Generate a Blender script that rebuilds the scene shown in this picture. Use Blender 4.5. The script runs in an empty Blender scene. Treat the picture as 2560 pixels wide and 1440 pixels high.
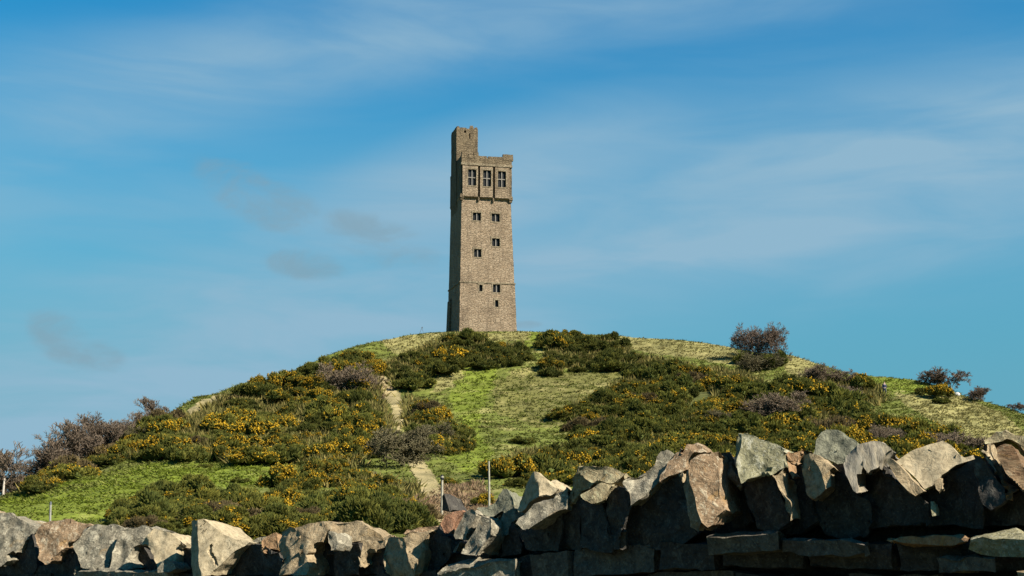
import bpy, bmesh, math, random
import numpy as np
from mathutils import Vector, Matrix

random.seed(7)
RNG = np.random.default_rng(11)
R = math.radians
scene = bpy.context.scene
COL = scene.collection

# ------------------------------------------------------------------ camera
F = 3517.0                       # focal length in pixels of the 2560 px wide frame
HOR = 1330.0                     # horizon row
PITCH = math.atan((HOR - 720.0) / F)
cam_d = bpy.data.cameras.new('camera')
cam_d.sensor_width = 36.0
cam_d.lens = 36.0 * F / 2560.0
cam_d.clip_start = 0.1
cam_d.clip_end = 20000
cam = bpy.data.objects.new('camera', cam_d)
COL.objects.link(cam)
cam.rotation_euler = (R(90) + PITCH, 0, 0)
scene.camera = cam

# ------------------------------------------------------------------ sun and sky
SUN_AZ = R(122)                  # clockwise from +Y (the view direction)
SUN_EL = R(40)
sun_dir = Vector((math.sin(SUN_AZ) * math.cos(SUN_EL), math.cos(SUN_AZ) * math.cos(SUN_EL), math.sin(SUN_EL)))
sl = bpy.data.lights.new('sun', 'SUN')
sl.energy = 5.0
sl.angle = R(0.53)
sl.color = (1.0, 0.93, 0.82)
so = bpy.data.objects.new('sun', sl)
so.rotation_euler = sun_dir.to_track_quat('Z', 'Y').to_euler()
so.location = (60, -60, 90)
COL.objects.link(so)

world = bpy.data.worlds.new('World')
scene.world = world
world.use_nodes = True
wt = world.node_tree
wt.nodes.clear()
def wn(t, **k):
    n = wt.nodes.new(t)
    for a, v in k.items():
        setattr(n, a, v)
    return n
def wl(a, b):
    wt.links.new(a, b)
def wmath(op, a, b=None, c=None):
    n = wn('ShaderNodeMath', operation=op)
    for i, v in enumerate((a, b, c)):
        if v is None: continue
        if isinstance(v, (int, float)): n.inputs[i].default_value = v
        else: wl(v, n.inputs[i])
    return n.outputs[0]
def wvec(op, a, b):
    n = wn('ShaderNodeVectorMath', operation=op)
    for i, v in enumerate((a, b)):
        if isinstance(v, (tuple, list, Vector)): n.inputs[i].default_value = v
        else: wl(v, n.inputs[i])
    return n.outputs['Value'] if op == 'DOT_PRODUCT' else n.outputs[0]
def wmix(fac, a, b, blend='MIX'):
    n = wn('ShaderNodeMix', data_type='RGBA', blend_type=blend)
    if isinstance(fac, (int, float)): n.inputs[0].default_value = fac
    else: wl(fac, n.inputs[0])
    for i, v in ((6, a), (7, b)):
        if isinstance(v, tuple): n.inputs[i].default_value = v
        else: wl(v, n.inputs[i])
    return n.outputs[2]

SKY_STRENGTH = 0.057
sky = wn('ShaderNodeTexSky', sky_type='NISHITA', sun_disc=False)
sky.sun_elevation = SUN_EL
sky.sun_rotation = SUN_AZ
sky.altitude = 250
sky.air_density = 1.0
sky.dust_density = 0.35
sky.ozone_density = 2.2
tc = wn('ShaderNodeTexCoord')
vdir = tc.outputs['Generated']

def ray(px, py):
    cx = (px - 1280.0) / F
    cz = (720.0 - py) / F
    return Vector((cx, math.cos(PITCH) - cz * math.sin(PITCH), math.sin(PITCH) + cz * math.cos(PITCH)))
def pt(px, py, Y):
    r = ray(px, py)
    return r * (Y / r.y)

def wnoise(scale_vec, rot, scale, detail, rough, dist=0.0):
    mp = wn('ShaderNodeMapping', vector_type='POINT')
    mp.inputs['Rotation'].default_value = rot
    mp.inputs['Scale'].default_value = scale_vec
    wl(vdir, mp.inputs['Vector'])
    nz = wn('ShaderNodeTexNoise')
    nz.inputs['Scale'].default_value = scale
    nz.inputs['Detail'].default_value = detail
    nz.inputs['Roughness'].default_value = rough
    nz.inputs['Distortion'].default_value = dist
    wl(mp.outputs[0], nz.inputs['Vector'])
    return nz.outputs['Fac']
def wramp(v, a, b, lo=0.0, hi=1.0):
    n = wn('ShaderNodeMapRange', interpolation_type='SMOOTHSTEP')
    wl(v, n.inputs[0])
    for i, x in ((1, a), (2, b), (3, lo), (4, hi)):
        n.inputs[i].default_value = x
    return n.outputs[0]

# high thin cirrus: great-circle bands across the whole sky, broken by stretched noise
def band(p0, p1, width, amount):
    a, b = ray(*p0).normalized(), ray(*p1).normalized()
    nrm = a.cross(b).normalized()
    d = wvec('DOT_PRODUCT', vdir, nrm)
    q = wmath('DIVIDE', d, width)
    g = wmath('POWER', 2.718, wmath('MULTIPLY', wmath('MULTIPLY', q, q), -1.0))
    return wmath('MULTIPLY', g, amount)
streak = wnoise((2.0, 1.0, 10.0), (0, R(-15), 0), 2.8, 6.0, 0.52, 0.5)
streak2 = wnoise((1.5, 1.0, 5.0), (0, R(-20), 0), 2.0, 2.0, 0.4, 0.3)
bands = None
for args in (((0, 330), (1250, 20), 0.042, 0.55), ((0, 200), (900, 90), 0.030, 0.14),
             ((700, 640), (1500, 300), 0.040, 0.14), ((1300, 790), (2560, 480), 0.044, 0.30),
             ((1250, 430), (2560, 305), 0.020, 0.26), ((200, 1000), (1300, 700), 0.055, 0.55),
             ((1350, 680), (2560, 620), 0.026, 0.14), ((0, 760), (900, 560), 0.034, 0.20)):
    b_ = band(*args)
    bands = b_ if bands is None else wmath('ADD', bands, b_)
cir = wmath('MULTIPLY', bands, wramp(streak, 0.25, 0.72, 0.45, 1.15))
cir = wmath('ADD', cir, wmath('MULTIPLY', wramp(streak2, 0.45, 0.78), 0.03))
cir = wmath('MINIMUM', wmath('ADD', wmath('MULTIPLY', cir, 1.10), 0.0), 0.92)

# a few small torn grey cumulus scraps
puff = wnoise((1.0, 1.0, 1.7), (0, R(20), 0), 22.0, 6.0, 0.6, 0.5)
def blob(px, py, ax, ay, ang):
    c = ray(px, py).normalized()
    right = Vector((1, 0, 0)); right = (right - c * right.dot(c)).normalized()
    up = right.cross(c) * 1.0
    ca, sa = math.cos(R(ang)), math.sin(R(ang))
    e1 = right * ca + up * sa
    e2 = up * ca - right * sa
    u = wmath('DIVIDE', wmath('SUBTRACT', wvec('DOT_PRODUCT', vdir, e1), c.dot(e1)), ax / F)
    v = wmath('DIVIDE', wmath('SUBTRACT', wvec('DOT_PRODUCT', vdir, e2), c.dot(e2)), ay / F)
    w = wmath('GREATER_THAN', wvec('DOT_PRODUCT', vdir, c), 0.5)
    r2 = wmath('ADD', wmath('MULTIPLY', u, u), wmath('MULTIPLY', v, v))
    return wmath('MULTIPLY', wramp(r2, 0.0, 1.0, 1.0, 0.0), w)
bl = None
for args in ((600, 470, 170, 85, -30), (690, 520, 150, 85, -14), (950, 605, 220, 85, -18), (770, 660, 140, 55, -5),
             (160, 850, 130, 75, -38), (235, 890, 100, 60, -14), (1310, 812, 60, 16, 0)):
    b_ = blob(*args)
    bl = b_ if bl is None else wmath('MAXIMUM', bl, b_)
cir = wmath('MINIMUM', wmath('ADD', cir, wmath('MULTIPLY', blob(1240, 430, 620, 190, 16), 0.30)), 0.92)
scrap = wmath('MULTIPLY', wmath('MULTIPLY', wramp(wmath('ADD', bl, wmath('MULTIPLY', wmath('SUBTRACT', puff, 0.5), 3.4)), 0.10, 1.5), wramp(bl, 0.0, 0.8)), 0.60)

# deepen the blue of the clear sky channel by channel (a clear spring sky, strongly saturated)
sepc = wn('ShaderNodeSeparateColor')
wl(sky.outputs[0], sepc.inputs[0])
comb = wn('ShaderNodeCombineColor')
for ch, (gain, pw) in enumerate(((0.16, 2.2), (0.96, 1.30), (0.93, 1.0))):
    x = wmath('MULTIPLY', sepc.outputs[ch], 0.15)
    x = wmath('MULTIPLY', wmath('MINIMUM', wmath('POWER', x, pw), x), gain / 0.15)
    wl(x, comb.inputs[ch])
skyc = comb.outputs[0]
sepd = wn('ShaderNodeSeparateXYZ'); wl(vdir, sepd.inputs[0])
low = wramp(sepd.outputs[2], 0.04, 0.41, 0.92, 0.0)          # paler, greyer air towards the horizon, all round
skyc = wmix(low, skyc, (0.92, 2.35, 3.20, 1))
skyc = wmix(cir, skyc, (1.95, 3.2, 4.15, 1))
skyc = wmix(scrap, skyc, (1.55, 2.35, 2.85, 1))
bg = wn('ShaderNodeBackground')
bg.inputs['Strength'].default_value = SKY_STRENGTH
wl(skyc, bg.inputs['Color'])
wo = wn('ShaderNodeOutputWorld')
wl(bg.outputs[0], wo.inputs[0])

vs = scene.view_settings
scene.display_settings.display_device = 'sRGB'
vs.view_transform = 'Standard'
vs.look = 'None'
vs.exposure = 1.4
vs.gamma = 1.0
vs.use_curve_mapping = False

# ------------------------------------------------------------------ helpers
def _hash(ix, iy, iz):
    h = (ix * 374761393 + iy * 668265263 + iz * 1440662683) & 0xFFFFFFFF
    h = ((h ^ (h >> 13)) * 1274126177) & 0xFFFFFFFF
    h = h ^ (h >> 16)
    return (h & 0xFFFFFF) / float(0xFFFFFF)
def vnoise(p):
    p = np.asarray(p, dtype=np.float64)
    i = np.floor(p).astype(np.int64)
    f = p - i
    f = f * f * (3 - 2 * f)
    o = 0
    for dx in (0, 1):
        wx = f[..., 0] if dx else 1 - f[..., 0]
        for dy in (0, 1):
            wy = f[..., 1] if dy else 1 - f[..., 1]
            for dz in (0, 1):
                wz = f[..., 2] if dz else 1 - f[..., 2]
                o = o + wx * wy * wz * _hash(i[..., 0] + dx, i[..., 1] + dy, i[..., 2] + dz)
    return o
def fbm(p, octv=4, gain=0.5):
    p = np.asarray(p, dtype=np.float64)
    a, s, t = 1.0, 0.0, 0.0
    for k in range(octv):
        s = s + a * (vnoise(p * (2.03 ** k) + 17.3 * k) - 0.5)
        t += a
        a *= gain
    return s / t * 2.0            # about -1..1
def sstep(x):
    x = np.clip(x, 0, 1)
    return x * x * (3 - 2 * x)
def in_poly(px, py, poly):
    x = np.asarray(px); y = np.asarray(py)
    c = np.zeros(x.shape, dtype=bool)
    n = len(poly)
    j = n - 1
    for i in range(n):
        xi, yi = poly[i]; xj, yj = poly[j]
        if yi != yj:
            c ^= ((yi > y) != (yj > y)) & (x < (xj - xi) * (y - yi) / (yj - yi) + xi)
        j = i
    return c

def mesh_np(name, verts, tris, color=None, smooth=False, mat_idx=None):
    verts = np.asarray(verts, dtype=np.float32)
    faces = np.asarray(tris, dtype=np.int32)
    k = faces.shape[1]
    me = bpy.data.meshes.new(name)
    me.vertices.add(len(verts))
    me.vertices.foreach_set('co', verts.ravel())
    me.loops.add(faces.size)
    me.loops.foreach_set('vertex_index', faces.ravel())
    me.polygons.add(len(faces))
    me.polygons.foreach_set('loop_start', np.arange(len(faces), dtype=np.int32) * k)
    me.polygons.foreach_set('loop_total', np.full(len(faces), k, dtype=np.int32))
    if smooth:
        me.polygons.foreach_set('use_smooth', np.ones(len(faces), dtype=bool))
    if color is not None:
        at = me.color_attributes.new('Col', 'FLOAT_COLOR', 'POINT')
        cc = np.ones((len(verts), 4), dtype=np.float32)
        cc[:, :3] = color
        at.data.foreach_set('color', cc.ravel())
    me.update()
    me.validate()
    return me
def add(name, me, mat=None, parent=None, loc=(0, 0, 0), rotz=0.0, scale=None):
    if mat is not None and len(me.materials) == 0:
        me.materials.append(mat)
    o = bpy.data.objects.new(name, me)
    COL.objects.link(o)
    o.location = loc
    o.rotation_euler = (0, 0, rotz)
    if scale is not None:
        o.scale = scale
    if parent is not None:
        o.parent = parent
    return o
def thing(name, label, cat, loc=(0, 0, 0), rotz=0.0, group=None):
    o = bpy.data.objects.new(name, None)
    o.empty_display_size = 0.2
    COL.objects.link(o)
    o.location = loc
    o.rotation_euler = (0, 0, rotz)
    return tag(o, label, cat, group)
def tag(o, label, cat, group=None):
    o['label'] = label
    o['category'] = cat
    if group: o['group'] = group
    return o

ALB = 0.76
class NT:
    def __init__(self, name):
        self.m = bpy.data.materials.new(name)
        self.m.use_nodes = True
        self.t = self.m.node_tree
        self.b = self.t.nodes['Principled BSDF']
    def n(self, t, **k):
        n = self.t.nodes.new(t)
        for a, v in k.items(): setattr(n, a, v)
        return n
    def l(self, a, b): self.t.links.new(a, b)
    def noise(self, vec, scale, detail=4, rough=0.55, dist=0):
        n = self.n('ShaderNodeTexNoise')
        n.inputs['Scale'].default_value = scale
        n.inputs['Detail'].default_value = detail
        n.inputs['Roughness'].default_value = rough
        n.inputs['Distortion'].default_value = dist
        if vec is not None: self.l(vec, n.inputs['Vector'])
        return n.outputs['Fac']
    def ramp(self, v, a, b, lo=0.0, hi=1.0):
        n = self.n('ShaderNodeMapRange')
        self.l(v, n.inputs[0])
        for i, x in ((1, a), (2, b), (3, lo), (4, hi)): n.inputs[i].default_value = x
        return n.outputs[0]
    def mix(self, f, a, b, blend='MIX'):
        n = self.n('ShaderNodeMix', data_type='RGBA', blend_type=blend)
        if isinstance(f, (int, float)): n.inputs[0].default_value = f
        else: self.l(f, n.inputs[0])
        for i, v in ((6, a), (7, b)):
            if isinstance(v, tuple): n.inputs[i].default_value = (*v, 1)
            else: self.l(v, n.inputs[i])
        return n.outputs[2]
    def math(self, op, a, b):
        n = self.n('ShaderNodeMath', operation=op)
        for i, v in enumerate((a, b)):
            if isinstance(v, (int, float)): n.inputs[i].default_value = v
            else: self.l(v, n.inputs[i])
        return n.outputs[0]
    def bump(self, h, strength, dist):
        n = self.n('ShaderNodeBump')
        n.inputs['Strength'].default_value = strength
        n.inputs['Distance'].default_value = dist
        self.l(h, n.inputs['Height'])
        self.l(n.outputs[0], self.b.inputs['Normal'])
    def out(self, col, rough=0.9, spec=0.2, scale=True):
        if isinstance(col, tuple): self.b.inputs['Base Color'].default_value = (*[x * ALB for x in col], 1)
        else: self.l(self.mix(1.0, col, (ALB, ALB, ALB), 'MULTIPLY') if scale else col, self.b.inputs['Base Color'])
        self.b.inputs['Roughness'].default_value = rough
        self.b.inputs['Specular IOR Level'].default_value = spec
        return self.m

def vcol_mat(name, noise_scale=3.0, lo=0.65, hi=1.3, bump=0.0, objrand=0.0, rough=0.9, trans=0.0):
    t = NT(name)
    a = t.n('ShaderNodeVertexColor', layer_name='Col')
    geo = t.n('ShaderNodeNewGeometry')
    nz = t.noise(geo.outputs['Position'], noise_scale, 5, 0.65)
    f = t.ramp(nz, 0.25, 0.75, lo * ALB, hi * ALB)
    if objrand:
        oi = t.n('ShaderNodeObjectInfo')
        f = t.math('MULTIPLY', f, t.ramp(oi.outputs['Random'], 0, 1, 1 - objrand, 1 + objrand))
    cmb = t.n('ShaderNodeCombineColor')
    for i in range(3): t.l(f, cmb.inputs[i])
    c = t.mix(1.0, a.outputs['Color'], cmb.outputs[0], 'MULTIPLY')
    if bump: t.bump(nz, 1.0, bump)
    t.out(c, rough, 0.15, False)
    if trans:
        t.b.inputs['Transmission Weight'].default_value = 0.0
        tr = t.n('ShaderNodeBsdfTranslucent')
        t.l(c, tr.inputs['Color'])
        mx = t.n('ShaderNodeMixShader')
        mx.inputs[0].default_value = trans
        t.l(t.b.outputs[0], mx.inputs[1]); t.l(tr.outputs[0], mx.inputs[2])
        t.l(mx.outputs[0], t.t.nodes['Material Output'].inputs[0])
    return t.m
def plain_mat(name, col, rough=0.8, noise=0.0, scale=6.0, bump=0.0, spec=0.2):
    t = NT(name)
    if noise:
        tcn = t.n('ShaderNodeTexCoord')
        nz = t.noise(tcn.outputs['Object'], scale, 5, 0.6)
        c = t.mix(t.ramp(nz, 0.3, 0.7), tuple(x * (1 - noise) for x in col), tuple(min(1, x * (1 + noise)) for x in col))
        if bump: t.bump(nz, 0.8, bump)
        return t.out(c, rough, spec)
    return t.out(col, rough, spec)

# ------------------------------------------------------------------ terrain
RIDGE = np.array([(-2600, 1345, 150), (-900, 1330, 150), (-300, 1300, 150), (0, 1242, 150), (100, 1206, 151), (200, 1165, 154), (260, 1140, 157),
    (330, 1103, 162), (400, 1052, 172), (440, 1025, 178), (490, 995, 184), (550, 980, 190), (600, 961, 193), (650, 949, 196),
    (700, 942, 199), (760, 913, 203), (820, 887, 207), (870, 871, 210), (930, 856, 213), (970, 850, 215), (1010, 840, 217),
    (1060, 834, 219), (1120, 830, 220), (1290, 829, 221), (1340, 830, 221), (1540, 840, 219), (1640, 847, 217),
    (1740, 855, 214), (1830, 868, 211), (1900, 882, 208), (1980, 887, 206), (2020, 900, 205), (2080, 920, 203),
    (2140, 940, 201), (2200, 941, 200), (2280, 950, 198), (2340, 965, 196), (2400, 986, 193), (2460, 1002, 190),
    (2520, 1020, 187), (2560, 1037, 184), (2700, 1090, 176), (3000, 1190, 162), (3500, 1290, 150), (5200, 1345, 150)], dtype=float)
def px2theta(px, py):
    px = np.asarray(px, float); py = np.asarray(py, float)
    cx = (px - 1280) / F; cz = (720 - py) / F
    y = math.cos(PITCH) - cz * math.sin(PITCH)
    z = math.sin(PITCH) + cz * math.cos(PITCH)
    rr = np.hypot(cx, y)
    return np.arctan2(cx, y), z / rr
def proj(X, Y, Z):
    d = Y * math.cos(PITCH) + Z * math.sin(PITCH)
    v = -Y * math.sin(PITCH) + Z * math.cos(PITCH)
    d = np.where(d > 0.1, d, 0.1)
    return 1280 + F * X / d, 720 - F * v / d
RT, RE = px2theta(RIDGE[:, 0], RIDGE[:, 1])
R0 = 60.0
E0 = (1330 - 1312) / F
def ridge(th):
    e = np.interp(th, RT, RE, left=-0.004, right=-0.004)
    d = np.interp(th, RT, RIDGE[:, 2])
    return e, d
def height(X, Y, detail=True):
    X = np.asarray(X, float); Y = np.asarray(Y, float)
    r = np.hypot(X, Y)
    th = np.arctan2(X, Y)
    er, dr = ridge(th)
    front = 1 - sstep((np.abs(th) - R(38)) / R(40))
    e0 = E0 * front + (-1.7 / R0) * (1 - front)
    er = er * front + (-0.012) * (1 - front)
    znear = -1.7 + (R0 * e0 + 1.7) * sstep((r - 9) / (R0 - 9))
    t = np.clip((r - R0) / (dr - R0), 0, 1)
    zmid = r * (e0 + (er - e0) * t ** 1.32)
    zr = dr * er
    s = r - dr
    zfar = zr - 0.008 * s - (zr + 9) * sstep((s - 35) / 260.0) * 0.98
    z = np.where(r < R0, znear, np.where(r < dr, zmid, zfar))
    if detail:
        P = np.stack([X, Y, np.zeros_like(X)], -1)
        w = sstep((r - 45) / 30.0) * (1 - 0.75 * sstep((r - (dr - 12)) / 12.0)) * (1 - sstep((r - 400) / 300))
        z = z + w * (0.85 * fbm(P / 11.0, 3) + 0.42 * fbm(P / 3.1 + 40, 3))
        z = z + 0.05 * fbm(P / 0.7, 2) * (r < 300)
    return z
def ground_at(px, r):
    # ground point on column px at horizontal range r (column taken at the hill's mid height)
    th = px2theta(px, 1050)[0]
    X = r * math.sin(th); Y = r * math.cos(th)
    return Vector((X, Y, float(height(X, Y))))
def ground_hit(px, py):
    # first ground point seen along the pixel's ray
    th, e = px2theta(px, py)
    rs = np.linspace(30, 235, 3000)
    X = rs * math.sin(th); Y = rs * math.cos(th)
    Z = height(X, Y)
    k = np.argmax(Z >= rs * e)
    if Z[k] < rs[k] * e: k = int(np.argmax(Z / rs))
    return Vector((X[k], Y[k], Z[k]))

# ground-cover outlines, as seen
STRAW = [[(1540, 838), (1700, 850), (1830, 866), (1870, 900), (1850, 915), (1760, 900), (1640, 886), (1560, 870)],
         [(1950, 880), (2010, 893), (2070, 945), (2000, 955), (1960, 920)],
         [(2240, 985), (2400, 990), (2500, 1030), (2560, 1080), (2560, 1120), (2450, 1110), (2350, 1060), (2260, 1010)],
         [(1090, 935), (1150, 915), (1165, 935), (1110, 975), (1075, 985)],
         [(620, 965), (720, 940), (740, 955), (660, 985), (600, 1000)],
         [(950, 850), (1120, 830), (1120, 850), (1060, 870), (1020, 900), (980, 880)],
         [(1180, 835), (1330, 828), (1320, 850), (1230, 850)],
         [(1280, 1150), (1440, 1175), (1430, 1215), (1280, 1200)]]
OLIVE = [[(1230, 955), (1330, 915), (1440, 950), (1500, 985), (1420, 1020), (1440, 1060), (1350, 1070), (1240, 1030)],
         [(1380, 930), (1560, 925), (1580, 960), (1480, 1000), (1400, 990)]]
BRIGHT = [[(1150, 912), (1250, 912), (1215, 1000), (1195, 1080), (1240, 1140), (1180, 1180), (1110, 1150), (1160, 1060), (1120, 1000)],
          [(0, 1300), (0, 1250), (200, 1195), (400, 1155), (620, 1160), (760, 1175), (580, 1225), (420, 1215), (330, 1300)],
          [(2160, 940), (2300, 950), (2330, 975), (2200, 990)], [(1320, 832), (1350, 832), (1330, 870), (1300, 865)]]
BROWN = [[(1040, 1245), (1100, 1225), (1200, 1205), (1240, 1260), (1160, 1330), (1060, 1350), (980, 1310)],
         [(880, 960), (960, 930), (985, 985), (940, 1010)], [(840, 1190), (930, 1190), (920, 1215), (850, 1215)]]
PATHS = [[(944, 932), (968, 940), (984, 966), (998, 985), (1008, 1008), (1007, 1030), (1012, 1060), (998, 1080), (980, 1070), (977, 1042), (979, 1020), (956, 992), (948, 964)],
         [(1010, 1128), (1044, 1138), (1074, 1172), (1094, 1206), (1108, 1238), (1112, 1310), (1064, 1318), (1062, 1250), (1046, 1210), (1026, 1172)],
         [(452, 1056), (472, 1022), (502, 1000), (557, 983), (548, 998), (512, 1016), (480, 1040)]]
G_LEFT = [(395, 1068), (470, 1030), (560, 990), (640, 975), (760, 945), (840, 905), (900, 890), (945, 930), (955, 1000), (980, 1060), (985, 1090),
          (920, 1120), (900, 1165), (800, 1162), (700, 1150), (600, 1152), (500, 1142), (425, 1138)]
G_STRIP = [(60, 1228), (150, 1180), (260, 1130), (330, 1090), (395, 1068), (425, 1138), (330, 1140), (240, 1160), (160, 1196), (90, 1228)]
G_LOW = [(300, 1325), (350, 1270), (420, 1232), (500, 1226), (600, 1245), (700, 1245), (735, 1250), (800, 1255), (930, 1252), (950, 1235), (1040, 1230), (1040, 1300), (1000, 1330), (600, 1340)]
G_LOW2 = [(690, 1212), (740, 1185), (800, 1176), (900, 1190), (1000, 1198), (1060, 1212), (1040, 1240), (950, 1232), (850, 1208), (740, 1210)]
G_PATH = [(1002, 985), (1060, 1000), (1110, 1040), (1165, 1095), (1120, 1112), (1080, 1100), (1010, 1060)]
G_TOP = [(970, 905), (1060, 862), (1130, 832), (1215, 835), (1225, 868), (1310, 852), (1300, 895), (1220, 912), (1150, 906), (1080, 928), (1010, 968), (968, 970)]
G_SHELF = [(1350, 838), (1460, 842), (1545, 855), (1580, 885), (1700, 900), (1770, 925), (1700, 965), (1620, 935), (1560, 915), (1500, 905), (1430, 920), (1350, 930), (1375, 893)]
G_RIGHT = [(1410, 1025), (1500, 985), (1560, 945), (1620, 940), (1700, 950), (1760, 915), (1850, 925), (1910, 955), (1940, 1000), (2020, 985), (2110, 1000), (2200, 1040),
           (2330, 1080), (2420, 1110), (2380, 1180), (1900, 1190), (1560, 1185), (1450, 1182), (1285, 1178), (1262, 1146), (1310, 1124), (1410, 1118), (1485, 1085), (1450, 1060)]
G_EDGE = [(1960, 940), (2080, 950), (2150, 945), (2210, 970), (2200, 1010), (2110, 1000), (2020, 980)]
G_HOLE = [(1700, 985), (1745, 955), (1790, 985), (1780, 1010), (1720, 1010)]
THICKETS = [
    ('left', G_LEFT, 'yellow flowering gorse bush in the big thicket left of the worn bank path'),
    ('strip', G_STRIP, 'gorse bush in the narrow strip under the bare trees at the left edge'),
    ('low', G_LOW, 'gorse bush in the low thicket just behind the left half of the stone wall'),
    ('low2', G_LOW2, 'gorse bush in the thin band between the two grassy patches left of the steps'),
    ('path', G_PATH, 'gorse bush in the short row just right of the upper worn path'),
    ('top', G_TOP, 'dark gorse bush in the thicket at the left foot of the tower'),
    ('shelf', G_SHELF, 'dark gorse bush in the band under the summit right of the tower'),
    ('right', G_RIGHT, 'yellow flowering gorse bush in the wide thicket above the right half of the wall'),
    ('edge', G_EDGE, 'gorse bush in the brown scrub on the right shoulder of the hill')]

cols_front = np.linspace(px2theta(-140, 1100)[0], px2theta(2700, 1100)[0], 880)
cols = np.concatenate([np.linspace(-math.pi, cols_front[0], 90)[:-1], cols_front, np.linspace(cols_front[-1], math.pi, 90)[1:]])
tn = np.concatenate([np.geomspace(0.6, R0, 46)[:-1] / R0, 1 + np.linspace(0, 1, 330), 2 + np.geomspace(0.6, 6000, 42) / 6000 ])
er_, dr_ = ridge(cols)
rows = []
for t in tn:
    if t < 1: rows.append(np.full(len(cols), t * R0))
    elif t <= 2: rows.append(R0 + (t - 1) * (dr_ - R0))
    else: rows.append(dr_ + (t - 2) * 6000)
RR = np.stack(rows)
XX = RR * np.sin(cols)[None, :]; YY = RR * np.cos(cols)[None, :]
ZZ = height(XX, YY)
PX, PY = proj(XX, YY, ZZ)
P3 = np.stack([XX, YY, ZZ * 0.5], -1)
n1 = fbm(P3 / 6.0, 4); n2 = fbm(P3 / 1.3 + 9, 3); n3 = fbm(P3 * np.array([0.5, 1.5, 1]) / 3.0 + 70, 4)
GREEN = np.array([0.116, 0.132, 0.023]); LUSH = np.array([0.138, 0.170, 0.017])
STRAWC = np.array([0.285, 0.240, 0.098]); OLIVEC = np.array([0.142, 0.128, 0.038]); BROWNC = np.array([0.22, 0.15, 0.078])
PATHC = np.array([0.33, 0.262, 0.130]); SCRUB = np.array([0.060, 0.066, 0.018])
front_m = (YY > 30) & (RR < dr_[None, :] + 6)
jx = PX + 14 * n2 + 10 * n1; jy = PY + 7 * n3 + 5 * n2
def soft(polys):
    m = np.zeros(PX.shape)
    for p in polys:
        m = np.maximum(m, (in_poly(jx, jy, p) & front_m).astype(float))
    return m
M_straw, M_olive, M_bright, M_brown = soft(STRAW), soft(OLIVE), soft(BRIGHT), soft(BROWN)
M_path = np.zeros(PX.shape)
for p in PATHS:
    M_path = np.maximum(M_path, (in_poly(PX + 9 * n2, PY + 6 * n3, p) & front_m).astype(float))
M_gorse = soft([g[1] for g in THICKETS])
def lerp(a, b, f): return a * (1 - f[..., None]) + b * f[..., None]
base = np.broadcast_to(GREEN, PX.shape + (3,)).copy()
base = lerp(base, LUSH, M_bright * 0.85)
sf = sstep((n3 + 0.55 * n2 - 0.12) / 0.45) * 0.50
sf = np.where(M_bright > 0, sf * 0.62, sf)
sf = np.where(M_straw > 0, 0.62 + 0.38 * sf, sf)
base = lerp(base, OLIVEC, M_olive * 0.8)
base = lerp(base, STRAWC, sf)
base = lerp(base, BROWNC, M_brown * (0.55 + 0.4 * sstep(n2 + 0.5)))
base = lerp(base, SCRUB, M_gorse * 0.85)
base = lerp(base, PATHC * 1.0, M_path * (0.75 + 0.25 * sstep(n2 + 0.5)))
base *= (1 + 0.30 * n1 + 0.35 * n2)[..., None]
base = np.clip(base, 0.01, 0.6)
nr, nc = PX.shape
idx = np.arange(nr * nc).reshape(nr, nc)
quads = np.stack([idx[:-1, :-1], idx[:-1, 1:], idx[1:, 1:], idx[1:, :-1]], -1).reshape(-1, 4)
seam = None
vv = np.stack([XX, YY, ZZ], -1).reshape(-1, 3)
vcols = base.reshape(-1, 3)
# centre cap
vv = np.vstack([vv, [[0, 0, -1.7]]]); vcols = np.vstack([vcols, [GREEN]])
c0 = len(vv) - 1
capq = np.stack([np.full(nc - 1, c0), idx[0, 1:], idx[0, :-1], np.full(nc - 1, c0)], -1)[:, :3]
m_ground = vcol_mat('grass_ground', 2.6, 0.72, 1.28, bump=0.10)
hill_me = mesh_np('hill', vv, quads, vcols, smooth=True)
hill = add('hill', hill_me, m_ground)
hill['kind'] = 'structure'
cap_v = np.vstack([vv[idx[0]], [[0, 0, -1.7]]])
cap_t = np.stack([np.full(nc - 1, nc), np.arange(1, nc), np.arange(nc - 1)], -1)
lane = add('ground', mesh_np('ground', cap_v, cap_t, np.broadcast_to(GREEN, (len(cap_v), 3))), m_ground)
lane['kind'] = 'structure'
# the worn paths: thin earth sheets lying a few centimetres proud of the turf
def sheet(name, polyl, mat):
    cell = np.zeros((nr - 1, nc - 1), bool)
    pxs = 0.25 * (PX[:-1, :-1] + PX[1:, :-1] + PX[:-1, 1:] + PX[1:, 1:]); pys = 0.25 * (PY[:-1, :-1] + PY[1:, :-1] + PY[:-1, 1:] + PY[1:, 1:])
    ok = front_m[:-1, :-1]
    q2 = 0.25 * (n2[:-1, :-1] + n2[1:, :-1] + n2[:-1, 1:] + n2[1:, 1:])
    cell = in_poly(pxs + 10 * q2, pys + 8 * q2, polyl) & ok
    q = quads.reshape(nr - 1, nc - 1, 4)[cell]
    if not len(q): return None
    u, inv = np.unique(q.ravel(), return_inverse=True)
    v = vv[u].copy(); v[:, 2] += 0.05
    return add(name, mesh_np(name, v, inv.reshape(-1, 4), vcols[u], smooth=True), mat)
m_bounce_strip = plain_mat('added_asphalt', (0.042, 0.042, 0.044), 0.9, 0.25, 40.0, 0.01)  # dark surface of the added strip, keeps bounce light off the wall
lx = np.linspace(-26, 26, 53)
lv = []; lf = []
for k_, x_ in enumerate(lx):
    for off_ in (0.55, 4.6):
        xx_, yy_ = x_ - 0.6 * off_, 5.0 - 0.75 * x_ - 0.8 * off_
        lv.append((xx_, yy_, float(height(xx_, yy_, False)) + 0.09))
for k_ in range(len(lx) - 1): lf.append((2 * k_, 2 * k_ + 1, 2 * k_ + 3, 2 * k_ + 2))
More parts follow.
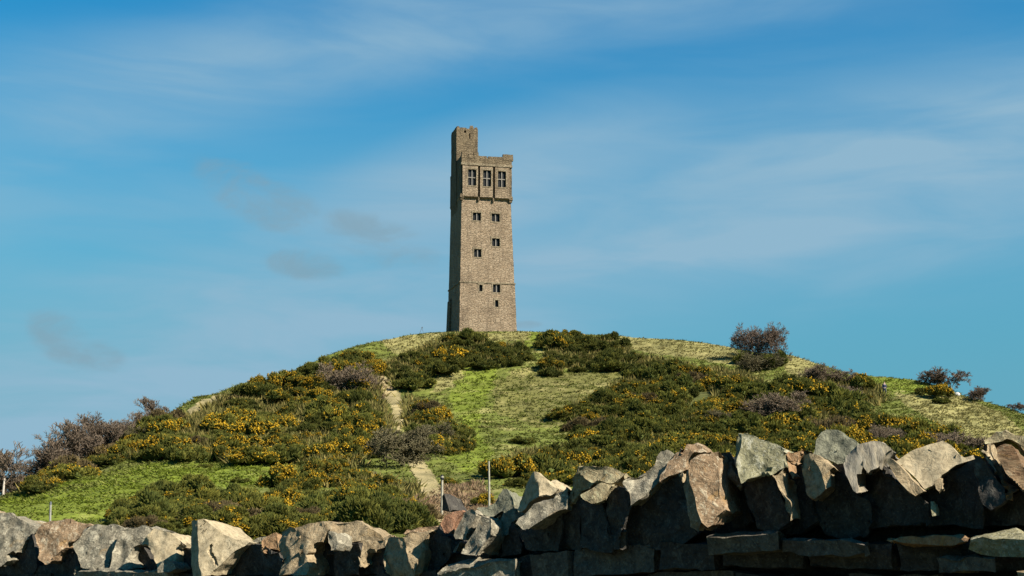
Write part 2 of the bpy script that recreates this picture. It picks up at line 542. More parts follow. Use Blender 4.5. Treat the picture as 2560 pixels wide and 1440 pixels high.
bounce_strip = add('lane', mesh_np('lane', lv, lf), m_bounce_strip)  # unseen road strip, added to lower the ground bounce
bounce_strip['kind'] = 'structure'
m_path = vcol_mat('worn_earth', 5.0, 0.75, 1.25, bump=0.08)
for k, p in enumerate(PATHS):
    o = sheet('footpath', p, m_path)
    if o is not None: o['kind'] = 'structure'

# ------------------------------------------------------------------ tower
def tower_stone(name, a, b, dark, dscale=1.0):
    t = NT(name)
    tcn = t.n('ShaderNodeTexCoord')
    ob = tcn.outputs['Object']
    mp = t.n('ShaderNodeMapping'); mp.inputs['Scale'].default_value = (1.0, 1.0, 2.1)
    t.l(ob, mp.inputs['Vector'])
    vo = t.n('ShaderNodeTexVoronoi'); vo.inputs['Scale'].default_value = 1.75 * dscale
    t.l(mp.outputs[0], vo.inputs['Vector'])
    sep = t.n('ShaderNodeSeparateColor'); t.l(vo.outputs['Color'], sep.inputs[0])
    c = t.mix(t.ramp(sep.outputs[0], 0, 1), a, b)
    st = t.noise(ob, 0.40, 5, 0.65, 0.4)
    c = t.mix(t.ramp(st, 0.48, 0.74, 0, 0.50), c, dark)
    m2 = t.n('ShaderNodeMapping'); m2.inputs['Scale'].default_value = (1.3, 1.3, 0.16)
    t.l(ob, m2.inputs['Vector'])
    run = t.noise(m2.outputs[0], 1.1, 5, 0.7, 0.3)                   # soot and damp runs down the masonry
    c = t.mix(t.ramp(run, 0.50, 0.70, 0, 0.65), c, dark)
    fine = t.noise(mp.outputs[0], 5.5, 4, 0.7)
    c = t.mix(t.ramp(fine, 0.54, 0.74, 0, 0.50), c, dark)
    c = t.mix(t.ramp(fine, 0.42, 0.28, 0, 0.35), c, tuple(min(1, x * 1.3) for x in b))
    vd = t.n('ShaderNodeTexVoronoi', feature='DISTANCE_TO_EDGE'); vd.inputs['Scale'].default_value = 1.75 * dscale
    t.l(mp.outputs[0], vd.inputs['Vector'])
    joint = t.ramp(vd.outputs['Distance'], 0.0, 0.09)
    c = t.mix(t.ramp(vd.outputs['Distance'], 0.0, 0.06, 0.30, 0.0), c, dark)
    h = t.math('ADD', joint, t.math('MULTIPLY', fine, 1.2))
    t.bump(h, 1.0, 0.09)
    return t.out(c, 0.92, 0.15)
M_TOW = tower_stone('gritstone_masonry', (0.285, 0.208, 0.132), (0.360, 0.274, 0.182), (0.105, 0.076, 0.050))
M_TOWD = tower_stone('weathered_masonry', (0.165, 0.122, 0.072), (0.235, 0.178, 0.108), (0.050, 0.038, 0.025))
M_TRIM = tower_stone('dressed_stone', (0.28, 0.22, 0.14), (0.36, 0.29, 0.19), (0.12, 0.09, 0.055), 1.6)
M_PANE = plain_mat('window_glass', (0.008, 0.008, 0.009), 0.45, spec=0.15)
M_MULL = plain_mat('mullion_stone', (0.20, 0.18, 0.15), 0.8, 0.2, 3.0)

TS, TSZ = 0.0652, 0.0656
tow_base = ground_at(1203, float(ridge(px2theta(1218, 829)[0])[1]) + 6.5)
YAW = R(-14.3)     # the front turns a little to the right so that the left side shows
T = thing('stone_tower', 'tall tapering sandstone hilltop tower with a square stair turret on its left', 'tower', tow_base, 0)
T.rotation_euler = (0, 0, -YAW)
def zof(py): return (829 - py) * TSZ + 0.4
def xof(px, py): return (px - (1218 - 3 * (829 - py) / 338.0)) * TS / math.cos(YAW)
def hw(z): return 4.68 - (4.68 - 3.88) * np.clip(z / 23.3, -0.1, 1.0)
class MB:
    def __init__(self): self.v = []; self.f = []
    def quad(self, *p):
        i = len(self.v); self.v += [tuple(x) for x in p]; self.f.append(tuple(range(i, i + len(p))))
    def box(self, x0, x1, y0, y1, z0, z1, tx=0.0):
        i = len(self.v)
        self.v += [(x0, y0, z0), (x1, y0, z0), (x1, y1, z0), (x0, y1, z0), (x0 + tx, y0 + tx, z1), (x1 - tx, y0 + tx, z1), (x1 - tx, y1 - tx, z1), (x0 + tx, y1 - tx, z1)]
        for q in ((0, 3, 2, 1), (4, 5, 6, 7), (0, 1, 5, 4), (1, 2, 6, 5), (2, 3, 7, 6), (3, 0, 4, 7)): self.f.append(tuple(i + k for k in q))
    def build(self, name, mat, parent=None, loc=(0, 0, 0), rough=0.0, cut=0.0):
        bm = bmesh.new()
        vs_ = [bm.verts.new(p) for p in self.v]
        for f in self.f:
            try: bm.faces.new([vs_[k] for k in f])
            except ValueError: pass
        bmesh.ops.remove_doubles(bm, verts=bm.verts, dist=1e-4)
        if rough:
            for _ in range(4):
                es = [e for e in bm.edges if e.calc_length() > cut]
                if not es: break
                bmesh.ops.subdivide_edges(bm, edges=es, cuts=1, use_grid_fill=True)
            P = np.array([v.co for v in bm.verts])
            d = np.stack([fbm(P * 1.9 + k * 31, 3) for k in range(3)], -1) * rough
            for v, q in zip(bm.verts, d): v.co += Vector(q)
        bmesh.ops.recalc_face_normals(bm, faces=bm.faces)
        me = bpy.data.meshes.new(name); bm.to_mesh(me); bm.free()
        return add(name, me, mat, parent, loc)

# window openings: px, py, w, h (pixels of the photograph), lights across, rows, plane
WIN = [(1189, 541, 20, 20, 2, 1), (1235.5, 541, 20, 20, 2, 1), (1236.5, 604, 19, 20, 2, 1), (1191.5, 633.5, 18, 20, 2, 1),
       (1238, 720, 18, 20, 2, 1), (1199.5, 721, 8, 16, 1, 1), (1238.5, 758, 8, 17, 1, 1)]
BAYW = [(1175, 443.5, 20, 41, 2, 2), (1212, 443.5, 20, 41, 2, 2), (1249, 443.5, 20, 41, 2, 2)]
def opening(w):
    px, py, ww, hh = w[:4]
    x0, x1 = xof(px - ww / 2, py), xof(px + ww / 2, py)
    return x0, x1, zof(py + hh / 2), zof(py - hh / 2)
def holed_wall(mb, xl, xr, z0, z1, yf, holes, depth=0.42, step=1.6):
    """front wall at y = yf(z) between xl(z) and xr(z) with rectangular openings and their reveals"""
    zs = sorted(set([z0, z1] + [h[2] for h in holes] + [h[3] for h in holes]))
    xs = sorted(set([h[0] for h in holes] + [h[1] for h in holes]))
    zz = []
    for a, b in zip(zs[:-1], zs[1:]):
        n = max(1, int((b - a) / step)); zz += [a + (b - a) * k / n for k in range(n)]
    zz.append(zs[-1])
    for a, b in zip(zz[:-1], zz[1:]):
        xa = [xl(a)] + xs + [xr(a)]; xb = [xl(b)] + xs + [xr(b)]
        for k in range(len(xa) - 1):
            cx, cz = 0.5 * (xa[k] + xa[k + 1]), 0.5 * (a + b)
            if k not in (0, len(xa) - 2) and any(h[0] - 1e-5 < cx < h[1] + 1e-5 and h[2] < cz < h[3] for h in holes): continue
            mb.quad((xa[k], yf(a), a), (xa[k + 1], yf(a), a), (xb[k + 1], yf(b), b), (xb[k], yf(b), b))
    for x0, x1, a, b in holes:
        ya, yb = yf(a), yf(b)
        mb.quad((x0, ya, a), (x0, yb, b), (x0, yb + depth, b), (x0, ya + depth, a))
        mb.quad((x1, ya, a), (x1, ya + depth, a), (x1, yb + depth, b), (x1, yb, b))
        mb.quad((x0, ya, a), (x0, ya + depth, a), (x1, ya + depth, a), (x1, ya, a))
        mb.quad((x0, yb, b), (x1, yb, b), (x1, yb + depth, b), (x0, yb + depth, b))
BACK = 4.68
def stage(name, z0, z1, h0, h1, holes, mat, rough=0.05, back=BACK, slim=0.5):
    """one storey block: the front and the right side batter in, the left side less, the back stands plumb"""
    mb = MB()
    f = lambda z: h0 + (h1 - h0) * (z - z0) / (z1 - z0)
    lf = lambda z: -(f(z) + slim * (4.68 - f(z)))
    holed_wall(mb, lf, f, z0, z1, lambda z: -f(z), holes)
    n = max(2, int((z1 - z0) / 1.6))
    for k in range(n):
        a, b = z0 + (z1 - z0) * k / n, z0 + (z1 - z0) * (k + 1) / n
        fa, fb, la, lb = f(a), f(b), lf(a), lf(b)
        mb.quad((fa, -fa, a), (fa, back, a), (fb, back, b), (fb, -fb, b))
        mb.quad((fa, back, a), (la, back, a), (lb, back, b), (fb, back, b))
        mb.quad((la, back, a), (la, -fa, a), (lb, -fb, b), (lb, back, b))
    mb.quad((lf(z1), -h1, z1), (h1, -h1, z1), (h1, back, z1), (lf(z1), back, z1))
    return mb.build(name, mat, T, rough=rough, cut=0.9)
def make_window(w, yfront, deep=0.30):
    x0, x1, z0, z1 = opening(w)
    y = yfront
    nl, nrw = w[4], w[5]
    mb = MB()
    s = 0.13
    mb.box(x0 - 0.22, x1 + 0.22, y - 0.045, y + 0.10, z1 + 0.003, z1 + 0.32)     # lintel
    mb.box(x0 - 0.16, x1 + 0.16, y - 0.06, y + 0.10, z0 - 0.20, z0 - 0.003)      # sill
    for a, b in ((x0 - 0.19, x0 - 0.003), (x1 + 0.003, x1 + 0.19)):
        mb.box(a, b, y - 0.035, y + 0.10, z0, z1)
    win = mb.build('window', M_TRIM, T)
    mm = MB()
    for k in range(1, nl):
        c = x0 + (x1 - x0) * k / nl
        mm.box(c - 0.075, c + 0.075, y + 0.12, y + 0.30, z0 + 0.002, z1 - 0.002)
    for k in range(1, nrw):
        c = z0 + (z1 - z0) * k / nrw
        mm.box(x0 + 0.002, x1 - 0.002, y + 0.125, y + 0.295, c - 0.075, c + 0.075)
    if mm.v: mm.build('mullion', M_MULL, win)
    for i in range(nl):
        for j in range(nrw):
            p = MB()
            a, b = x0 + (x1 - x0) * i / nl, x0 + (x1 - x0) * (i + 1) / nl
            c, d = z0 + (z1 - z0) * j / nrw, z0 + (z1 - z0) * (j + 1) / nrw
            p.box(a + 0.03, b - 0.03, y + deep, y + deep + 0.03, c + 0.03, d - 0.03)
            p.build('pane', M_PANE, win)
ZS, ZT = zof(706), zof(490)
ZC, ZP = zof(409), zof(387)
low = stage('lower_stage', -1.5, ZS, float(hw(-1.5)) + 0.06, float(hw(ZS)) + 0.06, [opening(w) for w in WIN if w[1] > 706], M_TOW)
sh = stage('shaft', ZS, ZT, float(hw(ZS)), float(hw(ZT)), [opening(w) for w in WIN if w[1] < 706], M_TOW)
HT = 3.95
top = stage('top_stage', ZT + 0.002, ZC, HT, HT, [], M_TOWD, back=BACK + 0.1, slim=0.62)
mb = MB()
h = float(hw(ZS)) + 0.16
HL = HT + 0.62 * (4.68 - HT)
mb.box(-h - 0.12, h, -h, BACK + 0.15, ZS - 0.18, ZS + 0.06)
mb.build('string_course', M_TRIM, T, rough=0.02, cut=1.5)
mb = MB()   # chamfered corbel course under the overhang
a, b = float(hw(ZT - 0.5)), HT + 0.05
al, bl_ = a + 0.5 * (4.68 - a), HT + 0.62 * (4.68 - HT) + 0.05
q0 = [(-al, -a), (a, -a), (a, BACK), (-al, BACK)]; q1 = [(-bl_, -b), (b, -b), (b, BACK + 0.15), (-bl_, BACK + 0.15)]
for k in range(4):
    k2 = (k + 1) % 4
    mb.quad((*q0[k], ZT - 0.5), (*q0[k2], ZT - 0.5), (*q1[k2], ZT - 0.02), (*q1[k], ZT - 0.02))
mb.quad(*[(*q, ZT - 0.02) for q in q1])
mb.build('corbel_course', M_TOW, T)
for w in WIN:
    zc = 0.5 * sum(opening(w)[2:])
    zz = opening(w)[2:]
    yf = -(float(hw(zz[0])) + (0.06 if w[1] > 706 else 0.0))
    make_window(w, yf + 0.02)
# three projecting window bays separated by deep slots
for (pa, pb), w in zip(((1151.5, 1189.5), (1195.0, 1226.5), (1232.0, 1268.0)), BAYW):
    x0, x1 = xof(pa, 450), xof(pb, 450)
    mb = MB()
    yb = -HT - 0.42
    z0, z1 = ZT - 0.12, zof(413)
    holed_wall(mb, lambda z: x0, lambda z: x1, z0, z1, lambda z: yb, [opening(w)], depth=0.40)
    mb.quad((x0, yb, z0), (x0, yb, z1), (x0, -HT + 0.05, z1), (x0, -HT + 0.05, z0))
    mb.quad((x1, yb, z0), (x1, -HT + 0.05, z0), (x1, -HT + 0.05, z1), (x1, yb, z1))
    mb.quad((x0, yb, z0), (x0, -HT + 0.05, z0 - 0.3), (x1, -HT + 0.05, z0 - 0.3), (x1, yb, z0))
    mb.quad((x0, yb, z1), (x1, yb, z1), (x1, -HT + 0.05, z1), (x0, -HT + 0.05, z1))
    mb.build('window_bay', M_TOW, T, rough=0.03, cut=1.2)
    make_window(w, yb + 0.02, 0.28)
for px in (1192.3, 1229.2):      # pendant corbels at the feet of the slots
    x = xof(px, 490)
    mb = MB(); mb.box(x - 0.13, x + 0.13, -HT - 0.30, -HT + 0.25, ZT - 0.75, ZT - 0.1, 0.02)
    mb.build('drip_corbel', M_TOWD, T)
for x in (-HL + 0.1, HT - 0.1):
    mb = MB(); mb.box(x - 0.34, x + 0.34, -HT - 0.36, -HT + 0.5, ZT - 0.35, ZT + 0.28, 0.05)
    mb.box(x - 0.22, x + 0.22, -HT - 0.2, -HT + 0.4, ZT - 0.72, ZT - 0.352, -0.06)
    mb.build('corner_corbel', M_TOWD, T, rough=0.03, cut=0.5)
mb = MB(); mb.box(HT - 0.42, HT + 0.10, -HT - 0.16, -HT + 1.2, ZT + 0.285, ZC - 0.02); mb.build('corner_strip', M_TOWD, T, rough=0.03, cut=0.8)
# cornice and broken parapet
HL = HT + 0.62 * (4.68 - HT)
mb = MB(); h = HT + 0.52
mb.box(-HL - 0.10, HT + 0.12, -h, -HT + 0.3, ZC - 0.22, ZC + 0.16)
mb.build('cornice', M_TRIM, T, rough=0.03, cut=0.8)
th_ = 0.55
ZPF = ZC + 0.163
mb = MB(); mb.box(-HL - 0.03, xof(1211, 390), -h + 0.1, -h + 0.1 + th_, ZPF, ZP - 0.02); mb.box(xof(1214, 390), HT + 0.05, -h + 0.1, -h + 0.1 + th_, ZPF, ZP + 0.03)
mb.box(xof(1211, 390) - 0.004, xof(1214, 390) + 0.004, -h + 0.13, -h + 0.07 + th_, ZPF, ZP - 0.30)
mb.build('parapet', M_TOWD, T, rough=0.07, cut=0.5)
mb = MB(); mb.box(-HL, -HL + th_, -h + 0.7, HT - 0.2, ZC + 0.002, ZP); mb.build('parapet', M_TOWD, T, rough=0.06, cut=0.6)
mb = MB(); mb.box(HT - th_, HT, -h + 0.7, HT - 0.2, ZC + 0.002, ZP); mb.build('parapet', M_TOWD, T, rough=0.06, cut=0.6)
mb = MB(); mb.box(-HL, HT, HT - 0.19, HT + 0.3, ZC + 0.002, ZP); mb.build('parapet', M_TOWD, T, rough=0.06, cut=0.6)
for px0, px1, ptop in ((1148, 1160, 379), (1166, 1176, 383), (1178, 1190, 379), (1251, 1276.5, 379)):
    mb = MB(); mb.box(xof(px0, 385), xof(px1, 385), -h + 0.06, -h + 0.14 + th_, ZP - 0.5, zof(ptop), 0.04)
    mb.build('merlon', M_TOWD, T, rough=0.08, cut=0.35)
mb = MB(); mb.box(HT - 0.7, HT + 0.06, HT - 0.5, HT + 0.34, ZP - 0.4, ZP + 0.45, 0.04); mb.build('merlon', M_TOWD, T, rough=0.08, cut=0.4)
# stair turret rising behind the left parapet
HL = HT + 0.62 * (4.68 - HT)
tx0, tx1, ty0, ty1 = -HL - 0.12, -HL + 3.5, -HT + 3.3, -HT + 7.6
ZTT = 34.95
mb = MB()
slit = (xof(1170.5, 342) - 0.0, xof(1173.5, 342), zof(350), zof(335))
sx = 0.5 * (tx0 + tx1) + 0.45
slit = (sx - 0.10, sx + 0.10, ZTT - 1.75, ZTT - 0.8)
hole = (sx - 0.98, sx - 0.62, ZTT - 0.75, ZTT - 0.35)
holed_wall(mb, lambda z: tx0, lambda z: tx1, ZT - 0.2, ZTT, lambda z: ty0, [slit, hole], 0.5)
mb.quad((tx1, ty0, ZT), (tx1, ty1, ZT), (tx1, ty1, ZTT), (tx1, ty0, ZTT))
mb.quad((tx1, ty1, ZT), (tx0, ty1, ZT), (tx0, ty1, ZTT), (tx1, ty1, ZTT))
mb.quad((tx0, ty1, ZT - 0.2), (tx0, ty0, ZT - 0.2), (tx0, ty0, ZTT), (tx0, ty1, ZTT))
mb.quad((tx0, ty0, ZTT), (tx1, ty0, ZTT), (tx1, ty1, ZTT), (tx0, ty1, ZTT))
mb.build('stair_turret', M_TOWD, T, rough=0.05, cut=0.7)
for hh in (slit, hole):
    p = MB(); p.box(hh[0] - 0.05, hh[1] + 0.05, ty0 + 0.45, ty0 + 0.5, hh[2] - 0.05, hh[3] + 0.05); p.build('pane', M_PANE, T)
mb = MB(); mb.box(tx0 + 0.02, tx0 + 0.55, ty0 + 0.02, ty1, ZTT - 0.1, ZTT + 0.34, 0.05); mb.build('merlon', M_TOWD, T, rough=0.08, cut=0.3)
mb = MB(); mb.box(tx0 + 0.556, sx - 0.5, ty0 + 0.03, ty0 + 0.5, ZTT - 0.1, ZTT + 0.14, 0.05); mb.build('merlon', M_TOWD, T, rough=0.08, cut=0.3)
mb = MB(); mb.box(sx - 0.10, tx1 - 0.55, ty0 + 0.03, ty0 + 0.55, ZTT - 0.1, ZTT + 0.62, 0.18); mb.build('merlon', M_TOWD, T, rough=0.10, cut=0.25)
mb = MB(); mb.box(tx1 - 0.545, tx1 - 0.02, ty0 + 0.03, ty1, ZTT - 0.1, ZTT + 0.30, 0.06); mb.build('merlon', M_TOWD, T, rough=0.08, cut=0.3)
# flank turret foot, corbelled out of the left side, and the battered buttress low on that side
mb = MB()
a = float(hw(19.0)); 
a = a + 0.5 * (4.68 - a); HQ = HL + 0.12
mb.quad((-HQ, ty0, ZT - 0.2), (-HQ, ty1, ZT - 0.2), (-a + 0.05, ty1 - 0.1, ZT - 2.0), (-a + 0.05, ty0 + 0.1, ZT - 2.0))
mb.quad((-HQ, ty0, ZT - 0.2), (-a + 0.05, ty0 + 0.1, ZT - 2.0), (-a + 0.4, ty0 + 0.1, ZT - 0.2))
mb.quad((-HQ, ty1, ZT - 0.2), (-a + 0.4, ty1 - 0.1, ZT - 0.2), (-a + 0.05, ty1 - 0.1, ZT - 2.0))
mb.build('turret_corbel', M_TOWD, T)
mb = MB()
b0, b1 = float(hw(0)) - 0.3, float(hw(6.0)) - 0.15
for ya, yb_ in ((2.0, 4.2),):
    zt = zof(738)
    mb.quad((-b0 - 0.75, ya, -1.5), (-b0 - 0.75, yb_, -1.5), (-b1 - 0.5, yb_, zt), (-b1 - 0.5, ya, zt))
    mb.quad((-b1 - 0.5, ya, zt), (-b1 - 0.5, yb_, zt), (-b1 + 0.1, yb_, zt + 0.9), (-b1 + 0.1, ya, zt + 0.9))
    mb.quad((-b0 - 0.75, ya, -1.5), (-b1 - 0.5, ya, zt), (-b1 + 0.1, ya, zt + 0.9), (-b0 + 0.4, ya, -1.5))
    mb.quad((-b0 - 0.75, yb_, -1.5), (-b0 + 0.4, yb_, -1.5), (-b1 + 0.1, yb_, zt + 0.9), (-b1 - 0.5, yb_, zt))
mb.build('buttress', M_TOWD, T, rough=0.04, cut=1.0)

# ------------------------------------------------------------------ gorse
M_GORSE = vcol_mat('gorse_foliage', 0.9, 0.70, 1.30, objrand=0.22, trans=0.30)
M_BLOOM = vcol_mat('gorse_blossom', 0.5, 0.45, 1.45, objrand=0.35)
def ico(n):
    bm = bmesh.new(); bmesh.ops.create_icosphere(bm, subdivisions=n, radius=1.0)
    v = np.array([x.co[:] for x in bm.verts]); f = np.array([[y.index for y in x.verts] for x in bm.faces]); bm.free()
    return v, f
ICO_V, ICO_F = ico(1)
def gorse_mesh(seed, nspr, bloom, olive, fs_=1.0, dead=False):
    g = np.random.default_rng(seed)
    nl = g.integers(17, 25)
    ra = np.sqrt(g.uniform(0, 1, nl)) * 1.0; an = g.uniform(0, 6.28, nl)
    cen = np.stack([ra * np.cos(an), ra * np.sin(an), g.uniform(0.05, 0.70, nl) * (1.0 - 0.75 * ra ** 2) + 0.05], -1)
    rad = g.uniform(0.15, 0.34, nl)
    V = []; Fc = []; C = []; off = 0
    dk = np.array([0.086, 0.101, 0.023]) if not dead else np.array([0.105, 0.080, 0.036]); ol = np.array([0.250, 0.222, 0.038]) if not dead else np.array([0.24, 0.175, 0.075])
    for c, r in zip(cen, rad):
        v = ICO_V * (1 + 0.16 * fbm(ICO_V * 2.3 + c * 9, 2))[:, None] * r * 0.74 + c
        v[:, 2] = np.maximum(v[:, 2], -0.25)
        V.append(v); Fc.append(ICO_F + off); off += len(v)
        C.append(np.broadcast_to(dk * 1.15, v.shape))
    k = g.integers(0, nl, nspr * 3)
    d = g.normal(size=(nspr * 3, 3)); d /= np.linalg.norm(d, axis=1)[:, None]
    d[:, 2] = np.where(d[:, 2] < -0.3, -d[:, 2], d[:, 2])
    p = cen[k] + d * rad[k][:, None] * g.uniform(0.72, 1.10, (len(k), 1))
    inside = np.zeros(len(p), bool)
    for j in range(nl):
        inside |= (np.linalg.norm(p - cen[j], axis=1) < rad[j] * 0.70)
    sel = np.where(~inside & (p[:, 2] > -0.15))[0][:nspr]
    p, d = p[sel], d[sel]
    n = len(p)
    ax = d * 0.75 + np.array([0, 0, 0.55]) + g.normal(size=(n, 3)) * 0.35
    ax /= np.linalg.norm(ax, axis=1)[:, None]
    sd = np.cross(ax, g.normal(size=(n, 3))); sd /= np.linalg.norm(sd, axis=1)[:, None]
    s2 = np.cross(ax, sd)
    L = g.uniform(0.06, 0.22, (n, 1)) * fs_; W = g.uniform(0.02, 0.055, (n, 1)) * fs_
    patch = fbm(p * 2.2 + seed, 3)
    tone = np.clip(0.35 + olive + 0.55 * patch + g.uniform(-0.28, 0.28, n), 0, 1)[:, None]
    cc = dk * (1 - tone) + ol * tone
    for s in (sd, s2):
        tri = np.stack([p - ax * L * 0.25 - s * W, p - ax * L * 0.25 + s * W, p + ax * L + s * W * 0.35, p + ax * L - s * W * 0.35], 1).reshape(-1, 3)
        q = np.arange(n * 4).reshape(n, 4) + off
        V.append(tri); off += n * 4
        Fc.append(q[:, [0, 1, 2]]); Fc.append(q[:, [0, 2, 3]])
        C.append(np.repeat(cc, 4, 0) * np.tile([[0.8], [0.8], [1.2], [1.2]], (n, 1)))
    fol = mesh_np('gorse_foliage', np.vstack(V), np.vstack(Fc), np.vstack(C))
    up = (d[:, 2] > -0.05)
    bp = fbm(p * 2.6 + seed * 3 + 50, 2)
    thr = np.quantile(bp[up], 1 - bloom) if up.any() else 9
    m = np.where(up & (g.uniform(size=n) < np.clip((bp - thr + 0.05) / 0.16, 0, 0.97)))[0]
    q = np.repeat(p[m] + ax[m] * L[m] * 0.75, 3, 0) + g.normal(size=(len(m) * 3, 3)) * 0.028 * fs_
    nb = len(q)
    V = []; Fc = []; off = 0
    r_ = g.uniform(0.020, 0.048, (nb, 1)) * fs_
    a = g.normal(size=(nb, 3)); a /= np.linalg.norm(a, axis=1)[:, None]
    b = np.cross(a, g.normal(size=(nb, 3))); b /= np.linalg.norm(b, axis=1)[:, None]
    c = np.cross(a, b)
    vs_ = np.stack([q + a * r_, q + b * r_, q - a * r_ * 0.8, q - b * r_, q + c * r_ * 1.3], 1).reshape(-1, 3)
    i0 = np.arange(nb)[:, None] * 5
    fs = np.vstack([i0 + np.array([[0, 1, 4]]), i0 + np.array([[1, 2, 4]]), i0 + np.array([[2, 3, 4]]), i0 + np.array([[3, 0, 4]])])
    t = np.repeat(g.uniform(0, 1, (nb, 1)), 5, 0)
    bcol = np.array([0.24, 0.150, 0.010]) * (1 - t) + np.array([0.44, 0.255, 0.010]) * t
    blo = mesh_np('gorse_blossom', vs_, fs, bcol)
    fol.materials.append(M_GORSE); blo.materials.append(M_BLOOM)
    return fol, blo
GV = [gorse_mesh(100 + k, 2600, b, o, 0.9, k == 4) for k, (b, o) in enumerate(((0.04, 0.0), (0.09, 0.12), (0.30, 0.20), (0.0, -0.12), (0.02, 0.1), (0.20, 0.05), (0.52, 0.25), (0.0, -0.05)))]
GV += [gorse_mesh(200 + k, 6000, b * 0.7, o, 0.58, k == 4) for k, (b, o) in enumerate(((0.04, 0.0), (0.09, 0.12), (0.30, 0.20), (0.0, -0.12), (0.02, 0.1), (0.20, 0.05), (0.52, 0.25), (0.0, -0.05)))]
VAR_W = {'left': [2.0, 3.0, 3.0, 1.0, 0.8, 2.0, 1.0, 1.0], 'strip': [2.0, 2.0, 2.0, 2.0, 0.8, 1.0, 0.6, 1.0], 'low': [2.0, 3.0, 2.0, 2.0, 1.2, 2.0, 0.5, 2.0], 'low2': [1.0, 2.0, 3.0, 1.0, 0.8, 3.0, 2.0, 0.0],
         'path': [1.0, 2.0, 3.0, 1.0, 0.4, 3.0, 2.0, 0.0], 'top': [1.0, 1.0, 0.4, 3.0, 0.4, 0.4, 0.2, 4.0], 'shelf': [1.0, 0.6, 0.2, 4.0, 0.4, 0.2, 0.1, 4.0], 'right': [2.0, 3.0, 2.4, 1.5, 0.8, 2.0, 1.0, 1.4], 'edge': [1.0, 1.0, 1.0, 2.0, 0.4, 1.0, 0.3, 2.0]}
n_bush = 0
def make_gorse(pos, rad, hgt, vi, label, group, rz):
    global n_bush
    t = thing('gorse_bush', label, 'bush', pos, rz, group)
    sc = (rad, rad * random.uniform(0.85, 1.15), hgt)
    fo = add('foliage', GV[vi][0], None, t, (0, 0, 0), 0, sc)
    bo = add('blossom', GV[vi][1], None, t, (0, 0, 0), 0, sc)
    n_bush += 1
    return t
cand_n = 60000
thc = RNG.uniform(px2theta(20, 1100)[0], px2theta(2480, 1100)[0], cand_n)
e_c, d_c = ridge(thc)
tr = np.sqrt(RNG.uniform(0.0, 1.0, cand_n))
rc = 44 + tr * (d_c - 1.5 - 44)
cX, cY = rc * np.sin(thc), rc * np.cos(thc)
cZ = height(cX, cY)
cpx, cpy = proj(cX, cY, cZ + 1.15)
cpx2, cpy2 = proj(cX, cY, cZ + 0.45)
hole_m = in_poly(cpx, cpy, G_HOLE)
for hp in ([(1820, 905), (1885, 912), (1905, 945), (1845, 938)], [(1995, 1012), (2065, 1000), (2085, 1040), (2015, 1052)], [(1590, 1085), (1690, 1068), (1705, 1100), (1610, 1118)],
           [(1580, 920), (1650, 945), (1640, 965), (1570, 945)], [(2120, 1050), (2190, 1045), (2200, 1085), (2130, 1085)], [(1880, 1035), (1925, 1025), (1920, 1075), (1880, 1080)],
           [(640, 1010), (720, 990), (735, 1015), (650, 1035)], [(760, 1085), (840, 1075), (850, 1100), (770, 1110)]):
    hole_m |= in_poly(cpx, cpy, hp)
path_m = np.zeros(cand_n, bool)
for p in PATHS:
    for dx in (-42, -24, -8, 8, 24, 42):
        for dy in (-40, -26, -12, 0, 12):
            path_m |= in_poly(cpx + dx, cpy + dy, p)
path_m |= (np.abs(cpx - 2212) < 62) & (cpy > 945) & (cpy < 1040)
placed = []
SP = {'left': 2.75, 'strip': 2.5, 'low': 1.85, 'low2': 1.9, 'path': 2.1, 'top': 2.7, 'shelf': 2.9, 'right': 2.85, 'edge': 3.4}
PLACE = {'left': 'of the thicket left of the worn path', 'strip': 'of the strip under the left trees', 'low': 'of the thicket behind the left copings',
         'low2': 'of the thin band beside the lower path', 'path': 'of the row right of the upper path', 'top': 'of the thicket left below the tower',
         'shelf': 'of the band right below the tower', 'right': 'of the wide thicket above the right copings', 'edge': 'of the scrub on the right shoulder'}
for key, poly, label in THICKETS:
    qx, qy = (cpx2, cpy2) if key in ('left', 'strip', 'low', 'low2') else (cpx, cpy)
    ins = np.where(in_poly(qx, qy, poly) & ~hole_m & ~path_m)[0]
    pts = []
    sp = SP[key]
    for i in ins:
        if all((cX[i] - a) ** 2 + (cY[i] - b) ** 2 > sp * sp for a, b in pts):
            pts.append((cX[i], cY[i]))
            w = np.array(VAR_W[key], float); w /= w.sum()
            vi = int(RNG.choice(8, p=w)) + (8 if math.hypot(cX[i], cY[i]) < 95 else 0)
            rad = sp * float(RNG.uniform(0.38, 0.95)); hgt = rad * float(RNG.uniform(0.70, 1.15)) * (1.05 if key == 'low' else 1.0)
            desc = ('sparsely flowered gorse bush', 'sparsely flowered gorse bush', 'thickly flowering yellow gorse bush', 'dark flowerless gorse bush', 'brown half dead gorse bush', 'thickly flowering yellow gorse bush', 'orange flowered gorse bush', 'dark flowerless gorse bush')[vi % 8]
            bx = [q[0] for q in poly]; by = [q[1] for q in poly]
            ud = 'upper' if cpy[i] < 0.5 * (min(by) + max(by)) else 'lower'
            lr = 'left' if cpx[i] < 0.5 * (min(bx) + max(bx)) else 'right'
            part = f'{ud} {lr} part' if key in ('left', 'right', 'low') else f'{lr} part'
            placed.append((cY[i], Vector((cX[i], cY[i], cZ[i] - 0.12)), rad, hgt, vi, f'{desc}, {part} {PLACE[key]}', None, key))
placed.sort(key=lambda q: -q[2] / q[0])
for q in placed[:300]:
    make_gorse(q[1], q[2], q[3], q[4], q[5], 'gorse bushes: ' + q[5], random.uniform(0, 6.28))
over = placed[300:]
